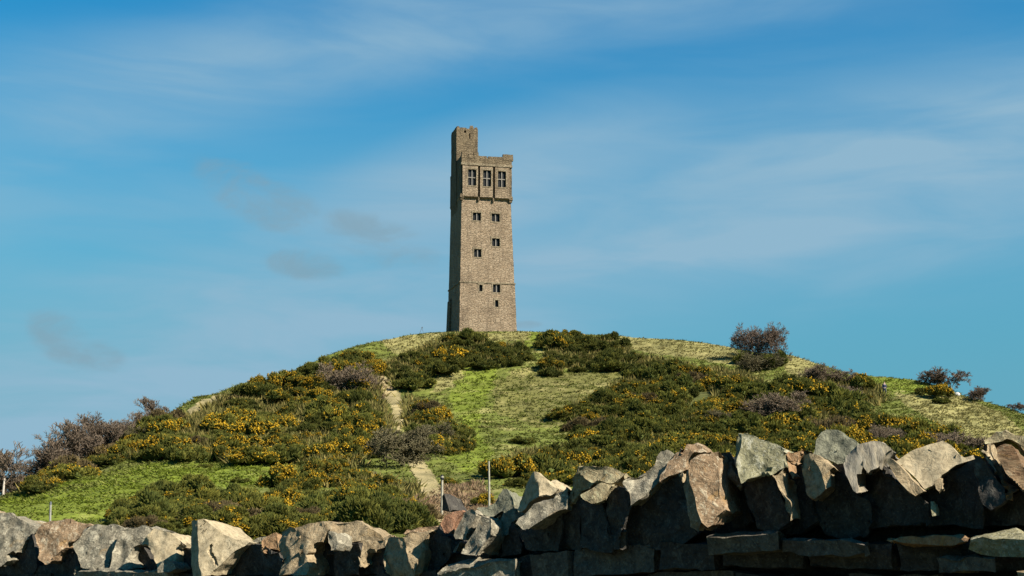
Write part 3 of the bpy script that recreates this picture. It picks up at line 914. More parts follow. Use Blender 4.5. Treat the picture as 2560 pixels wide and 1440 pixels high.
if over:
    V = []; Fc = []; C = []; off = 0; BV = []; BF = []; BC = []; boff = 0
    cache = {}
    def mesh_arrays(me):
        if me.name not in cache:
            v = np.empty(len(me.vertices) * 3, np.float32); me.vertices.foreach_get('co', v)
            f = np.empty(len(me.loops), np.int32); me.loops.foreach_get('vertex_index', f)
            c = np.empty(len(me.vertices) * 4, np.float32); me.color_attributes['Col'].data.foreach_get('color', c)
            cache[me.name] = (v.reshape(-1, 3), f.reshape(-1, 3), c.reshape(-1, 4)[:, :3])
        return cache[me.name]
    for q in over:
        a_ = random.uniform(0, 6.28)
        rot = np.array([[math.cos(a_), -math.sin(a_), 0], [math.sin(a_), math.cos(a_), 0], [0, 0, 1]])
        for me, (LV, LF, LC) in ((GV[q[4]][0], (V, Fc, C)), (GV[q[4]][1], (BV, BF, BC))):
            v, f, c = mesh_arrays(me)
            o_ = sum(len(x) for x in LV)
            LV.append((v * np.array([q[2], q[2], q[3]])) @ rot.T + np.array(q[1])); LF.append(f + o_); LC.append(c)
    s = thing('gorse_thicket', 'mass of further gorse bushes filling the thickets on the hillside', 'bushes')
    s['kind'] = 'stuff'
    x = add('foliage', mesh_np('gorse_thicket_foliage', np.vstack(V), np.vstack(Fc), np.vstack(C)), M_GORSE, s); x['kind'] = 'stuff'
    x = add('blossom', mesh_np('gorse_thicket_blossom', np.vstack(BV), np.vstack(BF), np.vstack(BC)), M_BLOOM, s); x['kind'] = 'stuff'
print('gorse placed', len(placed))

# single bushes that stand apart
def lone(px, py, rad, hgt, vi, label, back=0.0):
    p = ground_hit(px, py)
    if back:
        k = 1 + back / p.length
        p = Vector((p.x * k, p.y * k, float(height(p.x * k, p.y * k))))
    return make_gorse(p - Vector((0, 0, 0.1)), rad, hgt, vi, label, None, random.uniform(0, 6.28))
lone(1122, 1212, 0.62, 0.62, 6, 'small round orange flowered gorse bush behind the white capped post')
lone(1212, 1262, 0.75, 0.8, 6, 'yellow gorse bush at the foot of the tall thin pole behind the wall')
lone(1372, 848, 1.9, 1.7, 7, 'dark grey green bush on the skyline, nearest the tower on its right')
lone(1424, 850, 1.9, 1.9, 5, 'rounded gorse bush on the skyline with yellow flowers down its right side')
lone(1477, 850, 0.9, 0.9, 3, 'small dark bush on the skyline between two larger bushes')
lone(1518, 850, 1.75, 1.5, 7, 'dark green flat topped bush on the skyline, farthest right of the tower cluster')
lone(2335, 990, 2.1, 1.9, 2, 'big orange brown gorse bush on the right skyline below the bare thorn tree')
lone(2352, 1008, 1.1, 1.0, 3, 'small dark gorse bush tucked below the orange brown bush on the right slope')
lone(72, 1228, 1.0, 0.9, 6, 'small orange flowered gorse bush at the left end of the hedge strip')
lone(2140, 955, 1.0, 1.3, 6, 'bright yellow gorse bush on the right shoulder beside the brown scrub')
lone(1305, 1108, 1.2, 0.9, 3, 'small dark gorse bush alone on the green slope above the right thicket tip')
lone(1410, 1068, 0.6, 0.5, 3, 'tiny dark gorse tuft alone on the olive slope')
lone(1595, 1178, 1.6, 1.1, 6, 'bright yellow gorse bush just above the wall copings right of centre')
lone(600, 1205, 0.8, 0.55, 3, 'low dark gorse tuft on the pale grass above the low thicket')
lone(520, 1168, 0.8, 0.5, 7, 'low dark tuft at the upper edge of the bright green field')
lone(690, 1240, 0.7, 0.6, 3, 'small dark bush on the grassy pocket left of the wall centre')
lone(820, 1262, 0.8, 0.7, 7, 'dark green bush in the middle of the grassy pocket behind the low thicket')
lone(1165, 850, 2.3, 1.9, 7, 'dark bush overlapping the front left foot of the tower')
lone(1250, 872, 1.3, 1.2, 6, 'yellow blooming gorse bush below the middle of the tower')
lone(1212, 880, 1.2, 1.1, 2, 'yellow blooming gorse bush below the left half of the tower')

# ------------------------------------------------------------------ bare trees and shrubs
def prisms(segs, sides=3):
    S = np.array([(*a, *b, r0, r1) for a, b, r0, r1 in segs])
    a, b = S[:, 0:3], S[:, 3:6]
    ax = b - a; ax /= (np.linalg.norm(ax, axis=1)[:, None] + 1e-9)
    ref = np.where(np.abs(ax[:, 2:3]) < 0.9, np.array([[0, 0, 1.0]]), np.array([[1.0, 0, 0]]))
    u = np.cross(ax, ref); u /= np.linalg.norm(u, axis=1)[:, None]
    w = np.cross(ax, u)
    V = []
    for k in range(sides):
        an = 2 * math.pi * k / sides
        d = u * math.cos(an) + w * math.sin(an)
        V.append(a + d * S[:, 6:7])
        V.append(b + d * S[:, 7:8])
    V = np.stack(V, 1).reshape(-1, 3)
    i0 = np.arange(len(S))[:, None] * (2 * sides)
    T_ = []
    for k in range(sides):
        k2 = (k + 1) % sides
        T_.append(i0 + np.array([[2 * k, 2 * k2, 2 * k2 + 1]])); T_.append(i0 + np.array([[2 * k, 2 * k2 + 1, 2 * k + 1]]))
    return V, np.vstack(T_)
def rv(g): return Vector(g.normal(size=3)).normalized()
def bare_tree(seed, h, spread, stems, trunk_h, twig, droop=0.0, lean=0.0, dens=1.0, upright=0.35):
    g = np.random.default_rng(seed)
    trunk, crown = [[] for _ in range(stems)], []
    cur = [0]
    def grow(p, d, L, r, lvl):
        n = 3 if lvl < 2 else 2
        for k in range(n):
            d2 = (d + rv(g) * (0.16 + 0.06 * lvl) + Vector((0, 0, upright * 0.12 - droop * 0.1 * lvl))).normalized()
            q = p + d2 * (L / n)
            r2 = max(twig, r * 0.82)
            (trunk[cur[0]] if lvl <= 0 else crown).append((p, q, r, r2))
            if lvl < 4 and (lvl > 0 or k > 0):
                nb = g.integers(1, 3) if lvl < 3 else max(1, int(round(g.uniform(1, 3.0) * dens)))
                for _ in range(nb):
                    s = (d2 * 0.55 + rv(g) * 0.85 * spread + Vector((0, 0, upright))).normalized()
                    grow(q, s, L * g.uniform(0.5, 0.72), r2 * 0.58, lvl + 1)
            p, d, r = q, d2, r2
        if lvl < 4:
            for _ in range(2):
                s = (d * 0.8 + rv(g) * 0.6 * spread + Vector((0, 0, upright * 0.5))).normalized()
                grow(p, s, L * g.uniform(0.55, 0.75), r * 0.6, lvl + 1)
    for s in range(stems):
        cur[0] = s
        a = g.uniform(0, 6.28)
        o = Vector((math.cos(a), math.sin(a), 0)) * (0.12 * h * (stems > 1) * g.uniform(0.3, 1))
        d = Vector((math.cos(a) * spread * 0.55 * (stems > 1) + lean, math.sin(a) * spread * 0.45 * (stems > 1), 1)).normalized()
        grow(o + Vector((0, 0, -0.3)), d, h * trunk_h * g.uniform(0.85, 1.1), h * 0.022 / math.sqrt(stems), 0)
    zmax = max(max(s[1].z for s in crown), 0.1)
    k = h / zmax
    sc = lambda L: [(a * k, b * k, r0, r1) for a, b, r0, r1 in L]
    return [sc(t_) for t_ in trunk], sc(crown)
def bark(name, c): return plain_mat(name, c, 0.9, 0.35, 3.0)
M_GREYB = bark('grey_birch_bark', (0.25, 0.205, 0.165)); M_TWIGP = bark('grey_brown_twig', (0.175, 0.130, 0.090)); M_PALEB = bark('pale_bark', (0.42, 0.37, 0.30))
M_DARKB = bark('dark_thorn_bark', (0.085, 0.070, 0.058)); M_TWIGD = bark('dark_thorn_twig', (0.130, 0.092, 0.066))
M_TWIGO = bark('olive_twig', (0.125, 0.105, 0.052)); M_TWIGB = bark('brown_twig', (0.175, 0.130, 0.085))
tree_cache = {}
def tree_mesh(key, **kw):
    if key not in tree_cache:
        tr, cr = bare_tree(**kw)
        tree_cache[key] = ([mesh_np('trunk', *prisms(t_, 5)) for t_ in tr], mesh_np('crown', *prisms(cr, 3)), kw['h'])
    return tree_cache[key]
def put_tree(name, label, cat, pos, key, height_m, rz, mt, mc, group=None, sx=1.0, **kw):
    a, b, h = tree_mesh(key, **kw)
    k = height_m / h
    t = thing(name, label, cat, pos, rz, group)
    s = (k * sx, k * sx, k)
    for nm, me, m in [('trunk' if len(a) == 1 else 'stem', t_, mt) for t_ in a] + [('crown', b, mc)]:
        me2 = me
        if len(me.materials) and me.materials[0] != m:
            me2 = me.copy(); me2.materials.clear()
        add(nm, me2, m, t, (0, 0, 0), 0, s)
    return t
def at_ridge(px, back):
    th = px2theta(px, 1100)[0]
    r = float(ridge(th)[1]) + back
    X, Y = r * math.sin(th), r * math.cos(th)
    return Vector((X, Y, float(height(X, Y))))
BIRCH = [dict(seed=31, h=6, spread=0.72, stems=1, trunk_h=0.34, twig=0.024, dens=1.0, upright=0.42),
         dict(seed=37, h=6, spread=0.72, stems=2, trunk_h=0.32, twig=0.024, dens=0.9, upright=0.45),
         dict(seed=43, h=6, spread=0.8, stems=1, trunk_h=0.30, twig=0.024, dens=1.0, upright=0.36)]
LEFT_TREES = [(18, 5.3, 0, 'bare grey tree at the very left edge of the picture with a pale forked trunk', -1.5),
    (52, 2.7, 2, 'short bare brown tree standing right beside the leftmost tree', 0.5),
    (90, 3.6, 1, 'bare grey tree by the orange flowered bush at the left end of the row', 1.0),
    (118, 4.9, 0, 'second tallest pale bare tree at the low end of the hillside row', 0.2),
    (150, 4.4, 2, 'bare grey tree third up from the low end of the hillside row', 1.5),
    (185, 5.0, 1, 'bare tree with a spreading grey crown in the lower middle of the row', 0.6),
    (215, 4.4, 0, 'bare grey tree just below the middle of the hillside row', 2.0),
    (243, 5.0, 2, 'tallest looking bare tree in the middle of the hillside row', 1.2),
    (272, 3.4, 1, 'short brown bare tree in the upper middle of the row', 1.0),
    (300, 3.0, 2, 'short dense bare tree above the pale curved stem in the gorse', 1.4),
    (335, 3.2, 0, 'thin bare tree second from the upper end of the hillside row', 1.4),
    (128, 3.6, 2, 'thin grey bare tree crowded between two taller pale ones low in the row', -0.5), (205, 4.0, 0, 'slender bare tree squeezed between two wide grey crowns mid row', -0.6),
    (258, 4.0, 1, 'thin bare tree just above the middle of the hillside row', -0.4), (318, 3.0, 2, 'brownish bare tree near the upper end of the row behind the gorse', 0.2), (355, 3.0, 0, 'small bare tree below the reddish one at the upper end of the row', 0.5),
    (372, 3.6, 1, 'reddish bare tree at the upper end of the row against the hill', 1.2)]
for k, (px, hm, v, lab, back) in enumerate(LEFT_TREES):
    put_tree('bare_tree', lab, 'tree', at_ridge(px, back - 2.2), f'birch{v}', hm * 1.05, k * 1.7, M_GREYB if k % 3 else M_PALEB, M_TWIGP, 'bare trees in the row on the left slope', 1.3, **BIRCH[v])
THORN = dict(seed=64, h=5, spread=1.15, stems=3, trunk_h=0.30, twig=0.024, dens=1.7, upright=0.16)
THORN2 = dict(seed=71, h=3, spread=1.0, stems=3, trunk_h=0.33, twig=0.02, dens=1.4, upright=0.2)
put_tree('thorn_tree', 'broad bare thorn tree with a rounded dark crown on the right skyline', 'tree', ground_hit(1920, 902), 'thorn', 5.7, 0.4, M_DARKB, M_TWIGD, None, 0.76, **THORN)
put_tree('thorn_tree', 'leaning narrow bare thorn tree filling the right half of the broad skyline crown', 'tree', ground_hit(1908, 895), 'thorn', 5.0, 2.3, M_DARKB, M_TWIGD, None, 0.74, **THORN)
put_tree('thorn_tree', 'wind bent bare thorn tree on the far right skyline above the orange brown gorse', 'tree', at_ridge(2372, 0.5), 'thorn2', 3.3, 1.0, M_DARKB, M_TWIGD, None, 1.25, **THORN2)
put_tree('thorn_tree', 'low bare thorn bush on the skyline right of the wind bent tree', 'tree', at_ridge(2462, 0.3), 'thorn2', 2.0, 2.6, M_DARKB, M_TWIGD, None, 1.5, **THORN2)
put_tree('thorn_tree', 'small bare twiggy bush at the right edge of the picture on the skyline', 'tree', at_ridge(2543, 0.3), 'thorn2', 1.2, 4.6, M_DARKB, M_TWIGD, None, 1.4, **THORN2)
SHRUB = dict(seed=81, h=3, spread=1.1, stems=6, trunk_h=0.36, twig=0.018, dens=1.15, upright=0.22)
SHRUB2 = dict(seed=87, h=3, spread=1.15, stems=5, trunk_h=0.38, twig=0.018, dens=1.0, upright=0.18)
for px, py, hm, sx, v, mc, mt, lab in (
    (868, 985, 4.2, 1.15, 0, M_TWIGB, M_DARKB, 'large brown leafless shrub above the thicket, left of the upper worn path'),
    (975, 1168, 3.8, 1.35, 1, M_TWIGO, M_DARKB, 'big olive brown leafless shrub at the head of the lower worn path'),
    (1078, 1128, 2.8, 1.25, 0, M_TWIGO, M_DARKB, 'olive leafless shrub leaning over the right side of the lower worn path'),
    (350, 1110, 2.2, 1.3, 1, M_TWIGO, M_DARKB, 'olive leafless shrub at the upper end of the hedge strip on the left'),
    (1945, 1052, 3.4, 1.3, 0, M_TWIGB, M_PALEB, 'pale stemmed leafless shrub in the right thicket with spreading branches'),
    (2110, 1010, 2.7, 1.4, 1, M_TWIGB, M_PALEB, 'pale leafless shrub on the right shoulder below the skyline scrub'),
    (2060, 955, 2.4, 1.6, 0, M_TWIGB, M_DARKB, 'brown leafless scrub bush on the right skyline below the broad thorn tree'),
    (2105, 962, 2.2, 1.6, 1, M_TWIGB, M_DARKB, 'brown leafless scrub bush on the right skyline beside the bright yellow gorse'),
    (2205, 1120, 2.4, 1.3, 0, M_TWIGB, M_PALEB, 'pinkish leafless shrub just above the wall behind the striped coping stone'),
    (2400, 1140, 2.6, 1.5, 1, M_TWIGB, M_DARKB, 'grey brown leafless shrub at the right above the largest flat coping stone'),
    (2340, 1130, 2.0, 1.4, 0, M_TWIGB, M_DARKB, 'low brown leafless shrub left of the grey brown one above the wall'),
    (1790, 1060, 1.8, 1.5, 1, M_TWIGO, M_DARKB, 'olive leafless shrub half hidden in the middle of the right thicket'),
    (1905, 930, 2.7, 1.5, 0, M_TWIGO, M_DARKB, 'dense dark shrub directly below the broad skyline thorn tree')):
    put_tree('bare_shrub', lab, 'shrub', ground_hit(px, py), f'shrub{v}', hm, px * 0.37, mt, mc, 'leafless shrubs on the hillside', sx, **(SHRUB, SHRUB2)[v])
for px, hm, lab in ((8, 2.4, 'low brown scrub bush at the very left edge under the leftmost bare tree'), (40, 2.2, 'low brown scrub bush between the two leftmost bare trees and the orange flowered gorse'),
                    (108, 2.3, 'brown scrub bush filling the low end of the tree row'), (165, 2.4, 'brown scrub bush between the lower and middle trees of the row'),
                    (225, 2.4, 'brown scrub bush under the middle trees of the row'), (285, 2.4, 'brown scrub bush under the upper middle trees of the row'), (345, 2.2, 'brown scrub bush at the upper end of the row under the reddish tree')):
    put_tree('bare_shrub', lab, 'shrub', at_ridge(px, -1.0), f'shrub{int(px) % 2}', hm, px * 0.11, M_DARKB, M_TWIGB, 'scrub bushes along the tree row on the left slope', 1.45, **(SHRUB, SHRUB2)[int(px) % 2])
lone(1925, 915, 2.2, 2.4, 7, 'tall dark evergreen bush under the right side of the broad thorn tree')
lone(1865, 905, 1.6, 1.6, 7, 'dark evergreen bush under the left side of the broad thorn tree')

# ------------------------------------------------------------------ grass tufts, scrub and dead bracken: nobody could count these
def tufts(name, n, sel, hgt, width, blades, colfun, mat, label, cat, rmin=45, dens_pow=0.5, seed=5):
    g = np.random.default_rng(seed)
    th = g.uniform(px2theta(-60, 1100)[0], px2theta(2620, 1100)[0], n)
    e, d = ridge(th)
    r = rmin + g.uniform(0, 1, n) ** dens_pow * (d + 2 - rmin)
    X, Y = r * np.sin(th), r * np.cos(th)
    Z = height(X, Y)
    px, py = proj(X, Y, Z + (0.3 if hgt > 0.6 else 0.1))
    keep = sel(px, py, X, Y)
    X, Y, Z, px, py = X[keep], Y[keep], Z[keep], px[keep], py[keep]
    m = len(X)
    c = colfun(px, py, X, Y, g)
    base_ = np.repeat(np.stack([X, Y, Z - 0.03], -1), blades, 0)
    k = m * blades
    off = g.normal(size=(k, 2)) * width * 0.45
    p = base_.copy(); p[:, :2] += off
    a = g.uniform(0, 6.28, k)
    near = np.repeat(np.clip(np.hypot(X, Y) / 125.0, 0.35, 1.0), blades)
    H = (hgt * g.uniform(0.5, 1.2, k) * near)[:, None]
    w = (width * g.uniform(0.16, 0.34, k) * near)[:, None]
    side = np.stack([np.cos(a), np.sin(a), np.zeros(k)], -1)
    tip = p + np.concatenate([off * 0.9 + g.normal(size=(k, 2)) * width * 0.35, H], 1)
    V = np.stack([p - side * w, p + side * w, tip], 1).reshape(-1, 3)
    Fi = np.arange(k * 3).reshape(k, 3)
    cc = np.repeat(np.repeat(c, blades, 0) * g.uniform(0.75, 1.25, (k, 1)), 3, 0)
    o = add(name, mesh_np(name, V, Fi, cc), mat)
    tag(o, label, cat); o['kind'] = 'stuff'
    return o
gorse_polys = [g[1] for g in THICKETS]
def anyp(px, py, polys):
    m = np.zeros(px.shape, bool)
    for p in polys: m |= in_poly(px, py, p)
    return m
def grass_sel(px, py, X, Y): return ~anyp(px, py, PATHS) & ~anyp(px, py, gorse_polys)
def grass_col(px, py, X, Y, g):
    P = np.stack([X, Y, 0 * X], -1)
    s = fbm(P * np.array([0.5, 1.5, 1]) / 3.0 + 70, 4) + 0.55 * fbm(P / 1.3 + 9, 3)
    f = sstep((s - 0.06 + 0.30 * g.normal(size=len(X))) / 0.45) * 0.55
    br = anyp(px, py, BRIGHT); st = anyp(px, py, STRAW); bn = anyp(px, py, BROWN)
    f = np.where(br, f * 0.62, f); f = np.where(st, 0.65 + 0.35 * f, f)
    c = np.where(br[:, None], LUSH, GREEN)
    c = lerp(c, STRAWC, f)
    c = np.where(bn[:, None], BROWNC, c)
    return c
M_TUFT = vcol_mat('grass_blades', 1.2, 0.8, 1.2, trans=0.25)
tufts('grass_tufts', 46000, grass_sel, 0.19, 0.40, 6, grass_col, M_TUFT, 'rough green and straw coloured grass tufts over the hillside', 'grass')
def scrub_sel(px, py, X, Y): return anyp(px, py, gorse_polys) & ~in_poly(px, py, G_HOLE) & ~anyp(px, py, PATHS)
def scrub_col(px, py, X, Y, g):
    t = g.uniform(0, 1, (len(X), 1)); return np.array([0.10, 0.102, 0.024]) * (1 - t) + np.array([0.25, 0.195, 0.06]) * t
tufts('gorse_scrub', 60000, scrub_sel, 0.85, 0.60, 5, scrub_col, M_TUFT, 'low dark undergrowth filling the gaps between the gorse bushes', 'undergrowth', seed=8)
def brk_sel(px, py, X, Y): return anyp(px, py + 6, BROWN)
def brk_col(px, py, X, Y, g):
    t = g.uniform(0, 1, (len(X), 1)); return np.array([0.22, 0.13, 0.08]) * (1 - t) + np.array([0.30, 0.22, 0.12]) * t
tufts('near_grass', 40000, lambda px, py, X, Y: np.hypot(X, Y) < 66, 0.30, 0.30, 6, grass_col, M_TUFT, 'rough grass growing on the ground just behind the stone wall', 'grass', rmin=36, seed=19, dens_pow=2.6)
tufts('dead_bracken', 60000, brk_sel, 0.42, 0.34, 6, brk_col, M_TUFT, 'pinkish brown dead bracken and stalks behind the middle of the wall', 'bracken', rmin=58, seed=9, dens_pow=1.2)

# ------------------------------------------------------------------ posts, marker, walker on the hill
M_POSTW = plain_mat('weathered_pale_wood', (0.34, 0.31, 0.23), 0.85, 0.3, 8)
M_POSTD = plain_mat('dark_painted_cap', (0.02, 0.02, 0.022), 0.6)
M_METAL = plain_mat('dull_dark_metal', (0.10, 0.11, 0.12), 0.6)
M_GREYW = plain_mat('silvery_wood', (0.26, 0.25, 0.21), 0.85, 0.3, 8)
def tube(name, p0, p1, r0, r1, mat, parent, sides=8):
    v, f = prisms([(Vector(p0), Vector(p1), r0, r1)], sides)
    n = sides
    me = bpy.data.meshes.new(name)
    faces = [tuple(x) for x in f] + [tuple(2 * k for k in range(n))[::-1], tuple(2 * k + 1 for k in range(n))]
    me.from_pydata([tuple(x) for x in v], [], faces); me.update()
    return add(name, me, mat, parent)
def post_at(px, ptop, r, name, label, cat):
    th = px2theta(px, 1230)[0]
    X, Y = r * math.sin(th), r * math.cos(th)
    z = float(height(X, Y))
    _, e = px2theta(px, ptop)
    h_ = r * float(e) - z
    return thing(name, label, cat, (X, Y, z)), h_
t, h_ = post_at(1105, 1187, 61, 'marker_post', 'white waymarker post with a black collar beside the lower worn path', 'post')
tube('post', (0, 0, -0.3), (0, 0, h_ - 0.20), 0.055, 0.05, M_POSTW, t)
tube('collar', (0, 0, h_ - 0.197), (0, 0, h_ - 0.12), 0.085, 0.085, M_POSTD, t)
tube('cap', (0, 0, h_ - 0.117), (0, 0, h_ - 0.06), 0.075, 0.065, M_POSTW, t)
tube('finial', (0, 0, h_ - 0.057), (0, 0, h_), 0.06, 0.045, M_POSTD, t)
t, h_ = post_at(1223, 1153, 62, 'wooden_pole', 'tall thin pale wooden pole standing alone behind the wall', 'pole')
tube('shaft', (0, 0, -0.3), (0.0, 0, h_ * 0.55), 0.055, 0.045, M_POSTW, t); tube('shaft', (0, 0, h_ * 0.55 + 0.002), (-0.02, 0, h_), 0.044, 0.034, M_POSTW, t)
t, h_ = post_at(130, 1254, 63, 'fence_post', 'short grey wooden stake on the green field at the left', 'post')
tube('post', (0, 0, -0.3), (-0.03, 0, h_ - 0.12), 0.05, 0.045, M_GREYW, t); tube('cap', (-0.03, 0, h_ - 0.118), (-0.03, 0, h_), 0.055, 0.03, M_METAL, t)
p = at_ridge(1052, 1.0)
t = thing('trestle_stand', 'thin dark A shaped stand on the skyline left of the tower', 'stand', p)
tube('leg', (-0.55, 0, -0.2), (-0.03, 0, 1.05), 0.03, 0.025, M_METAL, t); tube('leg', (0.35, 0.05, -0.2), (0.03, 0, 1.05), 0.03, 0.025, M_METAL, t)
tube('head', (-0.09, 0, 1.06), (0.10, 0, 1.24), 0.08, 0.06, M_METAL, t)
# pale lump standing in for a bright sky gap under the wind bent thorn
bm = bmesh.new(); bmesh.ops.create_icosphere(bm, subdivisions=3, radius=0.36)
P = np.array([v.co for v in bm.verts]); dd = fbm(P * 2.2 + 5, 3)
for v, q in zip(bm.verts, dd): v.co = Vector((v.co.x * 1.1, v.co.y, v.co.z * 0.8)) * (1 + 0.25 * q)
me = bpy.data.meshes.new('sky_gap_lump'); bm.to_mesh(me); bm.free()
o = add('sky_gap_lump', me, plain_mat('pale_sky_gap', (0.52, 0.50, 0.44), 0.8, 0.12, 4), None, ground_hit(2393, 990) + Vector((0, 0, 0.15)))
tag(o, 'white lump in place of a sky gap on the right skyline at the foot of the wind bent thorn tree', 'sky patch')

# walker: one continuous skinned body with jacket, trousers and hair as its clothes
def skin_obj(name, pts, edges, mat, parent, root=0, lv=2):
    me = bpy.data.meshes.new(name)
    me.from_pydata([p[:3] for p in pts], edges, [])
    o = add(name, me, mat, parent)
    sk = o.modifiers.new('skin', 'SKIN'); sk.use_smooth_shade = True
    for d, p in zip(me.skin_vertices[0].data, pts): d.radius = (p[3], p[4] if len(p) > 4 else p[3]); d.use_root = False
    me.skin_vertices[0].data[root].use_root = True
    ss = o.modifiers.new('sub', 'SUBSURF'); ss.levels = lv; ss.render_levels = lv
    return o
M_SKIN = plain_mat('skin', (0.50, 0.32, 0.24), 0.6); M_NAVY = plain_mat('navy_jacket', (0.030, 0.036, 0.075), 0.8, 0.2, 5); M_JEAN = plain_mat('dark_trousers', (0.045, 0.055, 0.085), 0.85); M_HAIR = plain_mat('brown_hair', (0.045, 0.03, 0.02), 0.7); M_BOOT = plain_mat('dark_boot', (0.02, 0.018, 0.016), 0.7)
wp = ground_hit(2212, 988)
W = thing('person', 'walker in a dark navy jacket and dark trousers climbing the right shoulder', 'person', wp, R(200))
body = [(0, 0, 0.93, 0.14, 0.11), (0, 0, 1.15, 0.13, 0.10), (0, 0.01, 1.38, 0.16, 0.10), (0, 0.02, 1.50, 0.055), (0, 0.03, 1.60, 0.085, 0.095), (0, 0.03, 1.70, 0.075, 0.085),
        (-0.19, 0, 1.40, 0.055), (-0.25, 0.03, 1.14, 0.042), (-0.24, 0.16, 0.93, 0.032), (-0.235, 0.20, 0.86, 0.034, 0.022),
        (0.19, 0, 1.40, 0.055), (0.26, -0.04, 1.14, 0.042), (0.26, 0.0, 0.90, 0.032), (0.26, 0.02, 0.82, 0.034, 0.022),
        (-0.09, 0.02, 0.85, 0.085), (-0.10, 0.16, 0.48, 0.06), (-0.10, 0.06, 0.08, 0.042), (-0.10, 0.20, 0.04, 0.042, 0.035),
        (0.09, -0.02, 0.85, 0.085), (0.10, -0.06, 0.46, 0.06), (0.10, -0.28, 0.12, 0.042), (0.10, -0.16, 0.03, 0.042, 0.035)]
bed = [(0, 1), (1, 2), (2, 3), (3, 4), (4, 5), (2, 6), (6, 7), (7, 8), (8, 9), (2, 10), (10, 11), (11, 12), (12, 13), (0, 14), (14, 15), (15, 16), (16, 17), (0, 18), (18, 19), (19, 20), (20, 21)]
skin_obj('body', body, bed, M_SKIN, W)
sc_ = lambda idx, k: [tuple(list(body[i][:3]) + [r * k for r in body[i][3:]]) for i in idx]
skin_obj('jacket', sc_([0, 1, 2, 6, 7, 8, 10, 11, 12], 1.5), [(0, 1), (1, 2), (2, 3), (3, 4), (4, 5), (2, 6), (6, 7), (7, 8)], M_NAVY, W)
skin_obj('trousers', sc_([0, 14, 15, 16, 18, 19, 20], 1.35), [(0, 1), (1, 2), (2, 3), (0, 4), (4, 5), (5, 6)], M_JEAN, W)
skin_obj('hair', [(0, -0.01, 1.66, 0.088, 0.085), (0, 0.01, 1.745, 0.07, 0.075)], [(0, 1)], M_HAIR, W)
skin_obj('shoe', [(-0.10, 0.03, 0.05, 0.052), (-0.10, 0.22, 0.035, 0.05, 0.04)], [(0, 1)], M_BOOT, W)
skin_obj('shoe', [(0.10, -0.30, 0.10, 0.052), (0.10, -0.14, 0.03, 0.05, 0.04)], [(0, 1)], M_BOOT, W)

#@@WALL@@
# ------------------------------------------------------------------ dry stone wall in the foreground
WY0, WA = 5.0, 0.75
def Yw(px): return WY0 / (1 + WA * (px - 1280.0) / F)
def stone_mat(name, a, b, lichen=(0.52, 0.50, 0.38), lich=0.35, orange=0.0, bumpd=0.012, scale=1.0, streak=(1, 1, 1)):
    t = NT(name)
    tcn = t.n('ShaderNodeTexCoord')
    mp = t.n('ShaderNodeMapping'); mp.inputs['Scale'].default_value = streak
    t.l(tcn.outputs['Object'], mp.inputs['Vector'])
    v = mp.outputs[0]
    big = t.noise(v, 5.0 * scale, 5, 0.6, 0.5)
    fine = t.noise(v, 55.0 * scale, 6, 0.72)
    mid = t.noise(v, 24.0 * scale, 5, 0.7, 0.8)
    c = t.mix(t.ramp(big, 0.3, 0.7), a, b)
    c = t.mix(t.ramp(fine, 0.44, 0.66, 0, 0.75), c, tuple(x * 0.40 for x in a))
    c = t.mix(t.ramp(mid, 0.56, 0.64, 0, lich), c, lichen)
    c = t.mix(t.ramp(mid, 0.44, 0.32, 0, 0.65), c, tuple(x * 0.42 for x in a))
    spk = t.noise(v, 105.0 * scale, 3, 0.6)
    c = t.mix(t.ramp(spk, 0.58, 0.66, 0, lich), c, lichen)
    stain = t.noise(v, 9.0 * scale, 4, 0.7, 1.0)
    c = t.mix(t.ramp(stain, 0.53, 0.66, 0, 0.55), c, tuple(x * 0.42 for x in a))
    if orange:
        o2 = t.noise(v, 8.0, 3, 0.6, 1.2)
        c = t.mix(t.ramp(o2, 0.60, 0.66, 0, orange), c, (0.50, 0.27, 0.06))
    h = t.math('ADD', t.math('MULTIPLY', fine, 0.6), mid)
    t.bump(h, 0.9, bumpd)
    return t.out(c, 0.93, 0.12)
